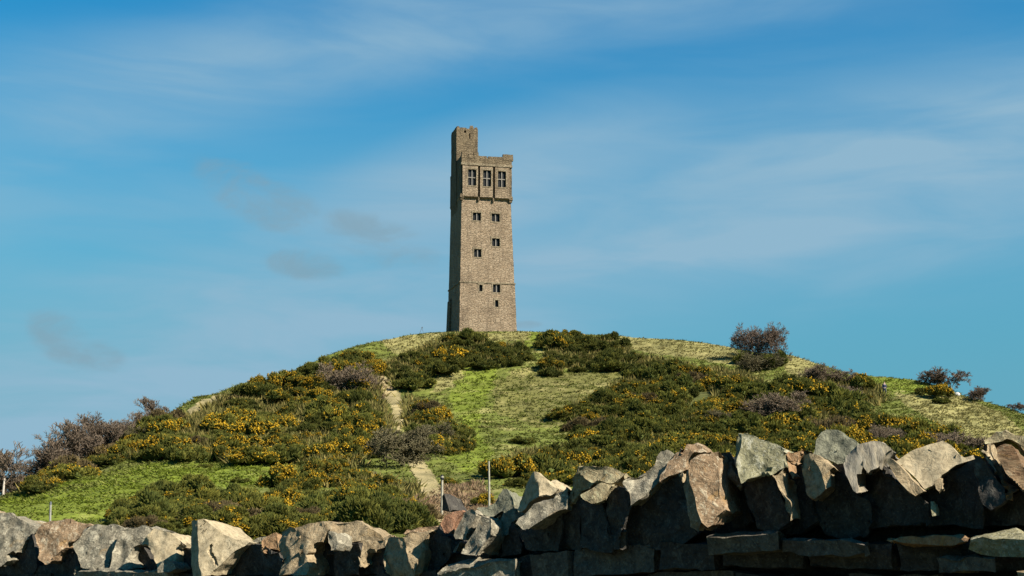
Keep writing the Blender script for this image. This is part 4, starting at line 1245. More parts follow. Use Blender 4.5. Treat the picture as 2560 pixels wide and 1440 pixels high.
SM = {
 'cream': stone_mat('cream_gritstone', (0.372, 0.294, 0.172), (0.432, 0.350, 0.224), (0.461, 0.399, 0.268), 0.25, 0.0, 0.006),
 'tan': stone_mat('tan_gritstone', (0.298, 0.217, 0.122), (0.372, 0.287, 0.172), (0.416, 0.350, 0.230), 0.45, 0.15),
 'brown': stone_mat('brown_gritstone', (0.223, 0.147, 0.083), (0.342, 0.232, 0.134), (0.446, 0.364, 0.243), 0.85, 0.2, 0.016),
 'grey': stone_mat('grey_gritstone', (0.185, 0.160, 0.112), (0.275, 0.240, 0.170), (0.43, 0.38, 0.27), 0.8, 0.15),
 'lichen': stone_mat('lichened_gritstone', (0.223, 0.205, 0.112), (0.298, 0.273, 0.167), (0.409, 0.384, 0.285), 0.7, 0.0, 0.014),
 'yellow': stone_mat('yellow_lichened_gritstone', (0.248, 0.192, 0.105), (0.341, 0.285, 0.167), (0.434, 0.397, 0.236), 0.7, 0.3, 0.014),
 'orange': stone_mat('orange_sandstone', (0.285, 0.167, 0.084), (0.341, 0.217, 0.112), (0.372, 0.285, 0.186), 0.35, 0.25),
 'red': stone_mat('red_sandstone', (0.260, 0.124, 0.068), (0.291, 0.167, 0.099), (0.310, 0.223, 0.161), 0.3),
 'rust': stone_mat('rusty_banded_stone', (0.124, 0.059, 0.025), (0.285, 0.205, 0.118), (0.298, 0.236, 0.149), 0.5, 0.2, 0.014, 1.0, (0.6, 1, 1.8)),
 'banded': stone_mat('banded_gritstone', (0.186, 0.174, 0.155), (0.322, 0.260, 0.155), (0.310, 0.285, 0.223), 0.3, 0.0, 0.006, 0.9, (2.2, 1, 0.4)),
 'olive': stone_mat('green_grey_stone', (0.155, 0.155, 0.105), (0.236, 0.223, 0.155), (0.341, 0.322, 0.205), 0.4),
 'shade_grey': stone_mat('shade_grey_stone', (0.085, 0.074, 0.058), (0.145, 0.125, 0.095), (0.27, 0.24, 0.17), 0.4, 0.0, 0.012),  # shade of slab fronts and courses put into the stone colour
 'soot': stone_mat('shade_black_stone', (0.048, 0.042, 0.036), (0.085, 0.075, 0.060), (0.20, 0.18, 0.14), 0.35, 0.0, 0.012),  # shadow gaps and shaded faces put into the colour as near-black
}
wall_base = Vector((0.0, WY0, -1.7))
WALL = thing('dry_stone_wall', 'rough dry stone wall with jagged upright coping stones across the foreground', 'wall', wall_base)
Z1 = lambda x, y: (x / 5.3333, 1240 + y / 5.3333)
Z2 = lambda x, y: (440 + x / 4.923, 1240 + y / 4.923)
Z3 = lambda x, y: (900 + x / 4.235, 1100 + y / 4.235)
Z4 = lambda x, y: (1250 + x / 3.6, 1040 + y / 3.6)
Z5 = lambda x, y: (1800 + x / 3.6, 1040 + y / 3.6)
Z6 = lambda x, y: (2100 + x / 3.6, 1040 + y / 3.6)
_sn = [0]
def finish_stone(bm, name, mat, label, amp, cut, crack=None, origin=None):
    bmesh.ops.triangulate(bm, faces=bm.faces)
    for _ in range(5):
        es = [e for e in bm.edges if e.calc_length() > cut]
        if not es: break
        bmesh.ops.subdivide_edges(bm, edges=es, cuts=1)
        bmesh.ops.triangulate(bm, faces=[f for f in bm.faces if len(f.verts) > 3])
    bmesh.ops.recalc_face_normals(bm, faces=bm.faces)
    bm.normal_update()
    _sn[0] += 1
    P = np.array([v.co for v in bm.verts]) + _sn[0] * 7.31
    d1 = np.stack([fbm(P * 5.0 + 13 * k, 3) for k in range(3)], -1) * amp * 1.1
    d2 = np.stack([fbm(P * 22.0 + 29 * k, 3) for k in range(3)], -1) * amp * 0.75
    ridge_ = (np.abs(fbm(P * 9.0 + 55, 3)) * amp * 1.4) + np.clip(fbm(P * 14.0 + 88, 2) - 0.15, 0, 1) * amp * 1.6
    vs_ = list(bm.verts)
    nrm = [v.normal.copy() for v in vs_]
    for v, a, b, r_, n in zip(vs_, d1, d2, ridge_, nrm):
        v.co += Vector(a + b) * 0.75 - n * r_
    if crack:
        for v in vs_:
            q = Vector((v.co.x / v.co.y, v.co.z / v.co.y))
            for c0_, c1_ in zip(crack[:-1], crack[1:]):
                A, B = Vector(c0_), Vector(c1_)
                tt = max(0, min(1, (q - A).dot(B - A) / (B - A).length_squared))
                if (q - (A + (B - A) * tt)).length < 0.0011:
                    v.co.y += 0.014; break
    c = origin if origin is not None else sum((v.co for v in bm.verts), Vector()) / len(bm.verts)
    for v in bm.verts: v.co -= c
    me = bpy.data.meshes.new(name)
    bm.to_mesh(me); bm.free()
    me.polygons.foreach_set('use_smooth', np.ones(len(me.polygons), bool))
    me.set_sharp_from_angle(angle=R(48))
    o = add(name, me, SM[mat], WALL, c - wall_base)
    if label: o['label'] = label
    return o
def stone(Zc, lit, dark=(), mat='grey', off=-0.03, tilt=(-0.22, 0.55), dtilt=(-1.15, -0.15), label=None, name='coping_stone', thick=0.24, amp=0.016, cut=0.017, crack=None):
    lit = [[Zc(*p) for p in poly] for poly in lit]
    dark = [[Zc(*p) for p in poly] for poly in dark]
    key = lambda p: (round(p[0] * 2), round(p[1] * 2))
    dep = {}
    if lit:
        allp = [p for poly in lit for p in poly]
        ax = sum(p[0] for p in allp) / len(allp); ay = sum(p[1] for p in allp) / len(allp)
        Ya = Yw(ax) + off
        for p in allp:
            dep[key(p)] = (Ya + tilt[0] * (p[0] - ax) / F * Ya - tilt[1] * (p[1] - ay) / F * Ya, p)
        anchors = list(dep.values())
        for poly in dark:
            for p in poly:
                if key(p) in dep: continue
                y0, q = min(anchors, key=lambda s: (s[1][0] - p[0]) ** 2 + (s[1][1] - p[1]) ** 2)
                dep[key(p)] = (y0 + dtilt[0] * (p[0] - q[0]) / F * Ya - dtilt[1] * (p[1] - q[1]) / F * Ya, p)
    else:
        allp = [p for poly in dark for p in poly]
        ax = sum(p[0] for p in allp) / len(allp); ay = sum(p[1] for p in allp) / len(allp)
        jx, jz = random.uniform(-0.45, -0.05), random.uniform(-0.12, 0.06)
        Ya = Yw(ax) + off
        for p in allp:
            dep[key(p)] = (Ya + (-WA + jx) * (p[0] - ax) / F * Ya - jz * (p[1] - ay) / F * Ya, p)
    bm = bmesh.new()
    fv = {}
    for k, (Y, p) in dep.items():
        fv[k] = bm.verts.new(pt(p[0], p[1], Y))
    faces = []
    for poly in lit + dark:
        vl = []
        for p in poly:
            v = fv[key(p)]
            if v not in vl: vl.append(v)
        if len(vl) < 3: continue
        try:
            f = bm.faces.new(vl); faces.append(f)
        except ValueError: pass
    cen = sum((v.co for v in fv.values()), Vector()) / len(fv)
    back = Vector((0.42, 0.90, -0.06)) * thick
    bv = {v: bm.verts.new(cen + (v.co - cen) * 0.80 + back + Vector((0, max(0, cen.y - v.co.y) * 0.6, 0))) for v in list(fv.values())}
    bedges = [e for e in bm.edges if len(e.link_faces) == 1]
    for e in bedges:
        a, b = e.verts
        try: bm.faces.new((a, b, bv[b], bv[a]))
        except ValueError: pass
    for f in faces:
        try: bm.faces.new([bv[v] for v in reversed(f.verts)])
        except ValueError: pass
    ck = None
    if crack:
        ck = []
        for p in crack:
            r_ = ray(*Zc(*p)); ck.append((r_.x / r_.y, r_.z / r_.y))
    return finish_stone(bm, name, mat, label, amp, cut, ck)

# --- copings, left to right, with near-black fillers painting in the shadow gaps
stone(Z1, [[(-160, 300), (-80, 240), (60, 215), (130, 225), (240, 290), (330, 330), (470, 400), (515, 440), (450, 510), (390, 560), (330, 590), (260, 690), (200, 760), (170, 720), (75, 780), (110, 850), (0, 950), (-160, 990)]], mat='grey', label='mottled grey coping stone with an orange lichen spot at the left edge')
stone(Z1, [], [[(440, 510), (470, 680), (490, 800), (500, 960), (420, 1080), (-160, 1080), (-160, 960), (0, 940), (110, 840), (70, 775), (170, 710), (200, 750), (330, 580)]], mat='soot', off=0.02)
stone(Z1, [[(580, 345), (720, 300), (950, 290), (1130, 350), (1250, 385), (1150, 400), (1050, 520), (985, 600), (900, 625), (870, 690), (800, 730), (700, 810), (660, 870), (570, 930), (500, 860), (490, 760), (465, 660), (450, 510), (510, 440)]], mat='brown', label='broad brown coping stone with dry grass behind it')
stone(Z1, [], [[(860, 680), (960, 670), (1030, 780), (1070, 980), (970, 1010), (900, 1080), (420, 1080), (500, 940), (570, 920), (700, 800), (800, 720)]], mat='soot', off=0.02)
stone(Z1, [[(1110, 600), (1180, 400), (1300, 370), (1500, 365), (1620, 400), (1690, 440), (1640, 510), (1560, 610), (1520, 700), (1480, 830), (1440, 930), (1420, 975), (1200, 990), (1075, 980), (1040, 860), (1010, 770), (980, 690), (1060, 610)]],
      [[(1180, 400), (1110, 600), (1060, 610), (980, 690), (960, 640), (1040, 520), (1110, 430)]], mat='grey', off=-0.06, label='blocky grey speckled coping stone with a rounded left shoulder')
stone(Z1, [[(1640, 460), (1780, 390), (1900, 370), (2065, 430), (2000, 520), (1950, 600), (1890, 660), (1800, 690), (1730, 800), (1720, 860), (1790, 950), (1790, 1000), (1600, 995), (1440, 985), (1480, 830), (1530, 690), (1600, 560)]], mat='grey', off=0.0, label='grey coping stone with a dark hollow under its right side')
stone(Z1, [], [[(1790, 690), (1890, 650), (1930, 690), (2010, 850), (2100, 900), (2110, 1010), (1780, 1010), (1780, 950), (1710, 860), (1720, 800)]], mat='soot', off=0.10)
stone(Z1, [[(2060, 430), (2200, 460), (2330, 520), (2480, 600), (2490, 645), (2400, 690), (2360, 760), (2340, 870), (2370, 950), (2260, 1000), (2100, 985), (2090, 900), (2070, 790), (2020, 700), (1970, 560)]],
      [[(2060, 430), (1970, 560), (2020, 700), (1950, 650), (1900, 640), (1960, 530)]], mat='cream', off=-0.05, label='smooth cream coping stone with a curved top')
stone(Z1, [[(2230, 830), (2330, 880), (2370, 950), (2260, 1010), (2110, 1005), (2120, 940)]], mat='grey', off=-0.15, tilt=(-0.3, 0.4), thick=0.12, label='small grey wedge stone at the foot of the smooth cream coping')
stone(Z1, [], [[(2350, 760), (2430, 705), (2510, 720), (2590, 760), (2590, 1080), (2100, 1080), (2260, 1000), (2370, 940), (2330, 870)]], mat='soot', off=0.04)
stone(Z1, [[(950, 1000), (1000, 965), (1200, 975), (1700, 980), (2100, 990), (2330, 985), (2300, 1012), (2100, 1028), (1700, 1018), (1300, 1012), (1060, 1012)]],
      [[(950, 1000), (1060, 1012), (1300, 1012), (1700, 1018), (2100, 1028), (2300, 1012), (2290, 1130), (950, 1130)]], mat='grey', off=-0.13, tilt=(-0.75, 3.0), dtilt=(-0.75, -0.05), name='walling_stone', label='long flat slab under the left coping stones with a sunlit top edge')
stone(Z2, [[(260, 290), (345, 270), (440, 350), (560, 440), (740, 535), (840, 535), (910, 575), (860, 620), (740, 680), (650, 760), (560, 850), (450, 940), (420, 995), (330, 995), (290, 880), (275, 780), (265, 550)]],
      [[(260, 290), (265, 550), (275, 780), (290, 880), (330, 995), (200, 995), (180, 690), (180, 500), (195, 310)]], mat='cream', off=-0.10, tilt=(-0.10, 0.45), dtilt=(-1.9, 0.0), cut=0.011, amp=0.006,
      crack=[(425, 620), (408, 685), (470, 770), (490, 830)], label='pale triangular coping stone with a dark crack and a sharp beak on its right')
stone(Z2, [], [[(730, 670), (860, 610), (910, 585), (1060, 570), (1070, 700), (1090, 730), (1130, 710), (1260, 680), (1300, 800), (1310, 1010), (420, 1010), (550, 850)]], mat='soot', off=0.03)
stone(Z2, [[(925, 545), (960, 510), (1060, 500), (1090, 490), (1060, 580), (950, 590)]], mat='grey', off=0.12, thick=0.15)
stone(Z2, [[(1050, 560), (1090, 490), (1180, 465), (1265, 440), (1280, 690), (1150, 690), (1130, 720), (1080, 745), (1055, 700)]], mat='orange', off=0.0, tilt=(-0.1, 0.4), label='small orange block set between two pale coping stones')
stone(Z2, [[(1450, 380), (1640, 345), (1800, 330), (2060, 310), (2250, 290), (2320, 330), (2420, 420), (2560, 500), (2600, 560), (2440, 570), (2270, 570), (2100, 595), (1980, 610), (1900, 560), (1880, 440), (1830, 490), (1760, 590), (1690, 600), (1640, 690), (1600, 720), (1640, 770), (1640, 880), (1600, 990), (1500, 990), (1520, 850), (1530, 760), (1500, 650), (1480, 540), (1480, 420)]],
      [[(1450, 380), (1480, 420), (1480, 540), (1500, 650), (1530, 760), (1520, 850), (1500, 990), (1280, 990), (1275, 700), (1262, 560), (1270, 440), (1380, 375)]], mat='tan', off=-0.08, tilt=(-0.28, 0.6), label='long pale flat topped coping stone with a dark left face')
stone(Z2, [[(1880, 420), (1960, 470), (1970, 590), (1990, 610), (1950, 700), (1880, 715), (1830, 520)]], mat='grey', off=-0.22, thick=0.12)
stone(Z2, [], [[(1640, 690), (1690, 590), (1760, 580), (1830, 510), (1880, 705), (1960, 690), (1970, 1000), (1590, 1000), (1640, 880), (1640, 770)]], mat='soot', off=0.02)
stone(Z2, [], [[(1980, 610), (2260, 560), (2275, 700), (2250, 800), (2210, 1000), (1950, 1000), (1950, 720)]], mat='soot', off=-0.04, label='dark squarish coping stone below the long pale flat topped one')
stone(Z3, [[(-20, 1075), (80, 1050), (250, 1020), (335, 1010), (290, 1060), (275, 1130), (205, 1160), (180, 1185), (100, 1180), (40, 1230), (0, 1310), (-25, 1350)]], mat='tan', off=0.0)
stone(Z3, [], [[(30, 1230), (100, 1170), (180, 1175), (205, 1150), (285, 1120), (300, 1300), (310, 1450), (-50, 1450), (-10, 1310)]], mat='soot', off=0.04)
stone(Z3, [[(460, 1000), (540, 960), (700, 960), (740, 930), (810, 955), (720, 980), (690, 1050), (690, 1170), (640, 1240), (600, 1340), (580, 1405), (540, 1330), (525, 1170), (520, 1050)]],
      [[(460, 1000), (520, 1050), (525, 1170), (540, 1330), (580, 1405), (560, 1450), (300, 1450), (285, 1300), (270, 1130), (280, 1070), (340, 1020)]], mat='tan', off=-0.05, tilt=(-0.1, 0.5), label='narrow tan coping stone tapering to a point between two dark gaps')
stone(Z3, [[(440, 1000), (470, 930), (620, 890), (800, 875), (835, 900), (800, 965), (700, 975), (560, 970)]], mat='brown', off=0.16, thick=0.18)
stone(Z3, [], [[(680, 1170), (680, 1050), (720, 970), (805, 955), (830, 890), (880, 1000), (955, 1005), (980, 1100), (980, 1200), (820, 1390), (800, 1450), (560, 1450), (580, 1395), (640, 1230)]], mat='soot', off=0.03)
stone(Z3, [[(825, 890), (900, 800), (1080, 750), (1090, 770), (1040, 850), (1000, 920), (945, 1012), (870, 1003)]], mat='red', off=-0.03, tilt=(-0.1, 0.35), label='brick red coping stone leaning right beside two grey slabs')
stone(Z3, [[(890, 562), (930, 650), (992, 745), (955, 768), (930, 660)]], [[(890, 562), (930, 660), (955, 768), (870, 756), (865, 600)]], mat='soot', off=0.22, tilt=(0.3, 0.3), dtilt=(-0.9, 0), thick=0.14, cut=0.02, amp=0.005, label='thin dark pinnacle stone standing up behind the red coping stone')
stone(Z3, [[(1080, 770), (1160, 705), (1230, 740), (1238, 800), (1180, 880), (1100, 1055), (1000, 1055), (980, 960), (1010, 900)]], mat='grey', off=-0.08, tilt=(-0.55, 0.35), label='grey slab leaning right, first of the leaning pair')
stone(Z3, [[(970, 1195), (1000, 1100), (1085, 1055), (1015, 1195)]], mat='grey', off=-0.02, thick=0.1)
stone(Z3, [[(1280, 785), (1370, 805), (1405, 920), (1395, 1000), (1325, 1090), (1232, 1235), (1085, 1170), (1085, 1110), (1180, 960)]], mat='grey', off=-0.12, tilt=(-0.50, 0.38), label='larger grey slab leaning right, second of the leaning pair')
stone(Z3, [[(1500, 512), (1545, 518), (1592, 590), (1560, 620), (1500, 740), (1390, 815), (1285, 795), (1215, 700), (1330, 680), (1400, 650)]],
      [[(1592, 590), (1640, 690), (1655, 830), (1605, 875), (1562, 995), (1425, 1005), (1415, 960), (1470, 800), (1500, 740), (1560, 620)]], mat='olive', off=0.06, tilt=(-0.45, 0.5), dtilt=(-0.9, -0.1), label='dark wedge shaped coping stone tilted up to the right like a finger')
stone(Z3, [[(1390, 815), (1485, 765), (1415, 960), (1405, 1000)]], mat='tan', off=0.02, thick=0.1)
stone(Z3, [], [[(960, 1195), (1015, 1185), (1085, 1165), (1232, 1230), (1320, 1085), (1430, 995), (1560, 985), (1600, 865), (1670, 930), (1730, 1150), (1710, 1210), (1350, 1240), (800, 1410), (790, 1450), (800, 1380)]], mat='soot', off=0.05)
stone(Z3, [[(830, 1390), (960, 1305), (1100, 1255), (1265, 1235), (1250, 1262), (1100, 1300), (960, 1332), (840, 1412)]], [[(830, 1390), (840, 1412), (960, 1332), (1100, 1300), (1250, 1262), (1650, 1245), (1650, 1500), (800, 1500)]], mat='grey', off=-0.14, tilt=(-0.7, 2.4), dtilt=(-0.95, -0.25), name='walling_stone', label='sloping slab with a thin sunlit edge below the leaning grey pair')
stone(Z3, [[(1840, 342), (1900, 370), (2020, 470), (2115, 520), (2060, 580), (2030, 605), (1900, 625), (1900, 590), (1870, 430)]],
      [[(1840, 342), (1870, 430), (1900, 590), (1900, 625), (1800, 675), (1690, 775), (1645, 740), (1655, 640), (1720, 510)]], mat='cream', off=0.0, tilt=(-0.1, 0.5), dtilt=(-1.3, -0.1), label='pointed two faced coping stone, left face dark and right face pale')
stone(Z3, [[(1640, 890), (1680, 790), (1800, 670), (1900, 620), (2030, 600), (2080, 540), (2225, 475), (2215, 580), (2180, 650), (2170, 720), (2110, 740), (1960, 830), (1800, 920), (1720, 940)]], mat='grey', off=-0.10, tilt=(-0.35, 0.6), label='grey brown coping stone with an orange lichen streak on its lower edge')
stone(Z4, [[(670, 480), (700, 452), (820, 445), (960, 445), (1050, 478), (1150, 530), (1110, 560), (1040, 605), (980, 625), (900, 605), (845, 615), (720, 540)]],
      [[(670, 480), (720, 540), (845, 615), (725, 705), (640, 795), (590, 835), (605, 720), (635, 570)]], mat='yellow', off=-0.02, tilt=(-0.3, 0.6), label='coping stone with yellow lichen on its top and a black left face')
stone(Z4, [[(720, 712), (840, 625), (910, 598), (1005, 620), (960, 720), (930, 770), (830, 800), (750, 750)]], mat='yellow', off=-0.12, tilt=(-0.25, 0.45), label='tan pentagonal stone face below the yellow lichened coping')
stone(Z4, [], [[(950, 750), (1000, 635), (1060, 605), (1105, 630), (1160, 700), (1190, 800), (1130, 1000), (1110, 1210), (1010, 1200), (950, 880)]], mat='soot', off=-0.05, label='dark pointed coping stone with a rounded tip')
stone(Z4, [], [[(710, 715), (750, 745), (830, 790), (935, 760), (970, 880), (1030, 1190), (1000, 1270), (710, 1210), (700, 1000), (712, 850)]], mat='soot', off=-0.02)
stone(Z4, [], [[(570, 835), (640, 785), (725, 705), (722, 1000), (720, 1210), (500, 1230), (530, 1050)]], mat='soot', off=0.02)
stone(Z4, [], [[(150, 1000), (220, 1005), (330, 950), (480, 850), (590, 825), (550, 1040), (510, 1220), (210, 1200)]], mat='soot', off=0.0)
stone(Z4, [[(1105, 600), (1160, 530), (1240, 470), (1370, 420), (1400, 360), (1440, 318), (1500, 303), (1570, 345), (1490, 470), (1460, 530), (1435, 585), (1330, 695), (1260, 755), (1180, 805), (1140, 690), (1100, 630)]], mat='grey', off=-0.04, tilt=(-0.3, 0.6), label='grey brown coping stone with a squared green tip rising to the right')
stone(Z4, [[(1625, 345), (1680, 263), (1790, 238), (1850, 268), (1895, 310), (1885, 335), (1760, 335), (1700, 400), (1690, 480), (1610, 515), (1530, 555), (1450, 615), (1425, 590), (1480, 540), (1560, 460)]],
      [[(1625, 345), (1560, 460), (1480, 540), (1425, 590), (1445, 530), (1500, 440), (1560, 345), (1650, 295)]], mat='brown', off=0.02, tilt=(-0.2, 0.55), label='brown curved coping stone arching behind the tall upright one')
stone(Z4, [[(1700, 400), (1740, 345), (1800, 330), (1890, 328), (1980, 308), (1985, 420), (1992, 600), (2012, 740), (2048, 855), (1960, 905), (1910, 985), (1860, 1000), (1808, 955), (1780, 880), (1760, 740), (1710, 600), (1690, 480)]],
      [[(1690, 480), (1710, 600), (1760, 740), (1780, 880), (1808, 955), (1790, 1060), (1720, 1010), (1680, 800), (1650, 600), (1665, 500)]], mat='brown', off=-0.24, tilt=(-0.05, 0.35), dtilt=(-1.6, 0), amp=0.013, label='tall upright pinkish brown coping stone blotched with pale lichen')
stone(Z4, [], [[(1250, 755), (1330, 685), (1430, 605), (1530, 545), (1615, 508), (1680, 620), (1710, 850), (1730, 1000), (1790, 1070), (1560, 1230), (1490, 1190), (1190, 1200), (1090, 1210), (1110, 1000), (1170, 800)]], mat='soot', off=0.0)
stone(Z4, [[(1605, 520), (1640, 500), (1672, 560), (1672, 620), (1630, 575)]], mat='tan', off=-0.06, thick=0.1)
stone(Z5, [], [[(-15, 300), (90, 310), (150, 400), (170, 480), (200, 600), (200, 670), (310, 960), (100, 1010), (50, 860), (0, 700), (-25, 560)]], mat='soot', off=0.04)
stone(Z5, [[(45, 405), (110, 392), (122, 470), (172, 540), (195, 620), (165, 668), (100, 560), (60, 520)]], mat='grey', off=-0.07, tilt=(-0.6, 0.2), thick=0.1)
stone(Z5, [[(170, 130), (200, 113), (320, 163), (460, 198), (530, 238), (605, 300), (598, 370), (612, 460), (570, 492), (520, 530), (460, 550), (380, 556), (270, 582), (190, 607), (160, 530), (150, 460), (185, 380), (170, 250)]],
      [[(170, 130), (170, 250), (185, 380), (150, 460), (100, 380), (105, 280), (145, 122)]], mat='lichen', off=-0.10, tilt=(-0.15, 0.45), dtilt=(-1.1, -0.35), label='largest pale green lichened coping stone, square topped and highest on the wall')
stone(Z5, [[(455, 545), (520, 525), (572, 488), (580, 540), (600, 650), (620, 800), (652, 860), (652, 940), (630, 945), (590, 830), (540, 700), (490, 610)]], mat='tan', off=-0.11, tilt=(-0.1, 0.3), thick=0.14, label='narrow tan sliver stone hanging down right of the large pale lichened coping')
stone(Z5, [], [[(180, 600), (270, 570), (380, 545), (465, 540), (500, 610), (550, 700), (600, 830), (640, 950), (500, 1040), (350, 1020), (240, 860), (180, 690)]], mat='soot', off=-0.06)  # shaded lower face of the large coping, darkened by its colour
stone(Z5, [[(595, 315), (690, 288), (752, 268), (762, 330), (738, 355), (742, 450), (700, 440), (650, 425), (618, 395)]], mat='orange', off=0.05, tilt=(-0.1, 0.4), label='orange tan wedge right of the large pale lichened coping')
stone(Z5, [[(622, 405), (652, 470), (692, 550), (680, 575), (648, 520)]], mat='orange', off=-0.05, thick=0.08)
stone(Z5, [], [[(605, 450), (650, 415), (745, 440), (765, 600), (805, 740), (840, 770), (890, 970), (700, 1080), (530, 1060), (640, 940), (650, 860), (590, 650), (570, 510)]], mat='soot', off=0.05)
stone(Z5, [[(808, 325), (870, 335), (960, 378), (1035, 440), (992, 462), (992, 545), (982, 625), (943, 655), (940, 600), (900, 500), (850, 380)]],
      [[(808, 325), (850, 380), (900, 500), (940, 600), (943, 655), (840, 755), (800, 745), (755, 600), (738, 450), (735, 340)]], mat='tan', off=-0.08, tilt=(-0.15, 0.45), dtilt=(-1.0, -0.1), label='coping stone with an oval dark left face and a tan right face')
stone(Z5, [[(850, 330), (858, 190), (890, 118), (960, 98), (1060, 108), (1150, 168), (1245, 255), (1200, 305), (1150, 345), (1115, 445), (1050, 470), (1020, 445), (960, 385), (870, 340)]], mat='olive', off=0.10, tilt=(-0.3, 0.55), label='rounded grey green coping stone set back behind its neighbours')
stone(Z5, [], [[(930, 650), (985, 610), (985, 530), (985, 450), (1050, 455), (1110, 430), (1130, 520), (1190, 640), (1240, 710), (1350, 750), (1390, 960), (1310, 1120), (1100, 1120), (950, 1080), (870, 960), (820, 760)]], mat='soot', off=0.03)
stone(Z5, [[(1228, 275), (1320, 243), (1440, 208), (1500, 248), (1568, 320), (1500, 362), (1450, 432), (1440, 482), (1360, 492), (1320, 522), (1275, 465), (1270, 522), (1222, 525), (1232, 705), (1180, 635), (1112, 525), (1150, 470), (1225, 380)]],
      [[(1228, 275), (1225, 380), (1150, 470), (1112, 525), (1105, 430), (1145, 345), (1210, 280)]], mat='banded', off=-0.05, tilt=(-0.2, 0.5), label='grey coping stone with a yellow stripe down its middle')
stone(Z6, [], [[(140, 510), (190, 450), (215, 500), (260, 480), (360, 470), (400, 410), (450, 480), (530, 610), (690, 710), (810, 800), (800, 1000), (300, 1030), (150, 1000), (130, 700)]], mat='soot', off=0.03)
stone(Z6, [[(630, 322), (700, 290), (860, 238), (920, 213), (1000, 258), (1060, 330), (1130, 372), (1200, 350), (1218, 388), (1130, 414), (1060, 445), (980, 505), (920, 535), (890, 575), (840, 635), (762, 665), (670, 565), (560, 475), (500, 445), (480, 422)]], mat='cream', off=-0.02, tilt=(-0.30, 0.65), amp=0.007, label='widest smooth tan coping slab leaning back near the right end')
stone(Z6, [[(398, 400), (440, 388), (500, 430), (560, 472), (670, 565), (762, 668), (680, 720), (560, 640), (480, 560), (430, 470)]], mat='tan', off=-0.12, tilt=(-0.2, 0.3), thick=0.14, label='long narrow tan edge stone under the widest smooth slab')
stone(Z6, [[(838, 590), (870, 538), (902, 545), (900, 600), (922, 632), (870, 672), (842, 632)]], mat='tan', off=-0.14, thick=0.1)
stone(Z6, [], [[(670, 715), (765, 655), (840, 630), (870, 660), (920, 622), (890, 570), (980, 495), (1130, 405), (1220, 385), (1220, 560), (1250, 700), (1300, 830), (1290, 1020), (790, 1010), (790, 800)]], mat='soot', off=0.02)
stone(Z6, [[(813, 765), (845, 763), (862, 830), (867, 898), (830, 903), (815, 830)]], mat='lichen', off=-0.12, tilt=(0.1, 0.5), thick=0.07, name='pinning_stone', amp=0.004, label='tiny pale pinning stone alone in the dark shadow of the widest slab')
stone(Z6, [[(1212, 340), (1270, 350), (1330, 430), (1395, 530), (1412, 570), (1482, 650), (1482, 765), (1330, 855), (1275, 800), (1235, 700), (1205, 560)]], mat='soot', off=-0.12, tilt=(-0.62, 0.1), label='dark streaked upright coping slab right of the widest smooth slab')
stone(Z6, [[(1220, 310), (1300, 298), (1305, 340), (1345, 390), (1395, 480), (1395, 532), (1330, 440), (1270, 350)]], mat='cream', off=-0.05, thick=0.1)
stone(Z6, [[(1308, 330), (1330, 220), (1380, 198), (1405, 290), (1435, 450), (1490, 560), (1625, 662), (1482, 775), (1470, 640), (1410, 560), (1440, 540), (1400, 470)]], mat='tan', off=0.0, tilt=(-0.1, 0.5), label='thin pale sliver stone bending between the dark slab and the rusty stone')
stone(Z6, [], [[(1290, 240), (1400, 215), (1500, 250), (1500, 720), (1330, 640), (1290, 400)]], mat='soot', off=0.22, thick=0.12)
stone(Z6, [[(1405, 250), (1490, 228), (1560, 258), (1660, 400), (1760, 480), (1760, 700), (1660, 655), (1560, 565), (1490, 495), (1450, 400)]], mat='rust', off=-0.08, tilt=(-0.2, 0.45), label='rusty brown banded coping stone at the right edge')
stone(Z6, [[(1280, 232), (1340, 190), (1390, 148), (1480, 128), (1570, 178), (1660, 205), (1760, 260), (1760, 490), (1660, 410), (1560, 265), (1490, 235), (1400, 258), (1330, 270), (1290, 272)]], mat='yellow', off=0.14, tilt=(-0.2, 0.5), label='yellow grey stone rising behind the rusty brown one')
stone(Z6, [], [[(1470, 765), (1620, 655), (1660, 645), (1760, 690), (1760, 1020), (1280, 1020), (1280, 820)]], mat='soot', off=0.03)
# --- upper course slabs with sunlit lips (right half)
def slab(Zc, top, lip, bottom, mat, label=None, off=-0.05):
    """flat walling stone: the lip polyline divides its top surface from its face"""
    stone(Zc, [list(top) + list(reversed(lip))], [list(lip) + list(reversed(bottom))], mat=mat, off=off, tilt=(-0.75, 3.2), dtilt=(-0.95, -0.30), name='walling_stone', label=label, cut=0.04)
slab(Z5, [(-130, 1075), (220, 1030), (380, 1012), (470, 1022), (545, 1060)], [(-130, 1095), (220, 1046), (380, 1026), (470, 1040), (535, 1078)], [(-130, 1255), (540, 1235)], 'shade_grey', 'flat walling slab with a thin bright curved top edge', -0.10)
slab(Z5, [(560, 1085), (670, 1095), (840, 1096), (1000, 1110), (1345, 1140)], [(565, 1105), (675, 1118), (830, 1120), (1000, 1130), (1350, 1156)], [(570, 1225), (700, 1268), (1100, 1285), (1360, 1265)], 'shade_grey', 'rounded flat walling slab with a short bright patch on top', -0.09)
slab(Z6, [(380, 1118), (520, 1076), (850, 1050), (990, 1055), (1050, 1042), (1155, 1100)], [(400, 1128), (520, 1092), (850, 1066), (985, 1074), (1050, 1095), (1130, 1135)], [(560, 1160), (980, 1160)], 'orange', 'thin walling stone with an orange right end', -0.11)
slab(Z6, [(1150, 1085), (1200, 1055), (1350, 1035), (1450, 1005), (1560, 990), (1660, 1035), (1760, 1060)], [(1160, 1105), (1280, 1090), (1380, 1095), (1560, 1088), (1660, 1070), (1760, 1090)], [(1130, 1200), (1250, 1245), (1760, 1255)], 'lichen', 'flat walling slab with a pale lichened top at the right edge', -0.10)
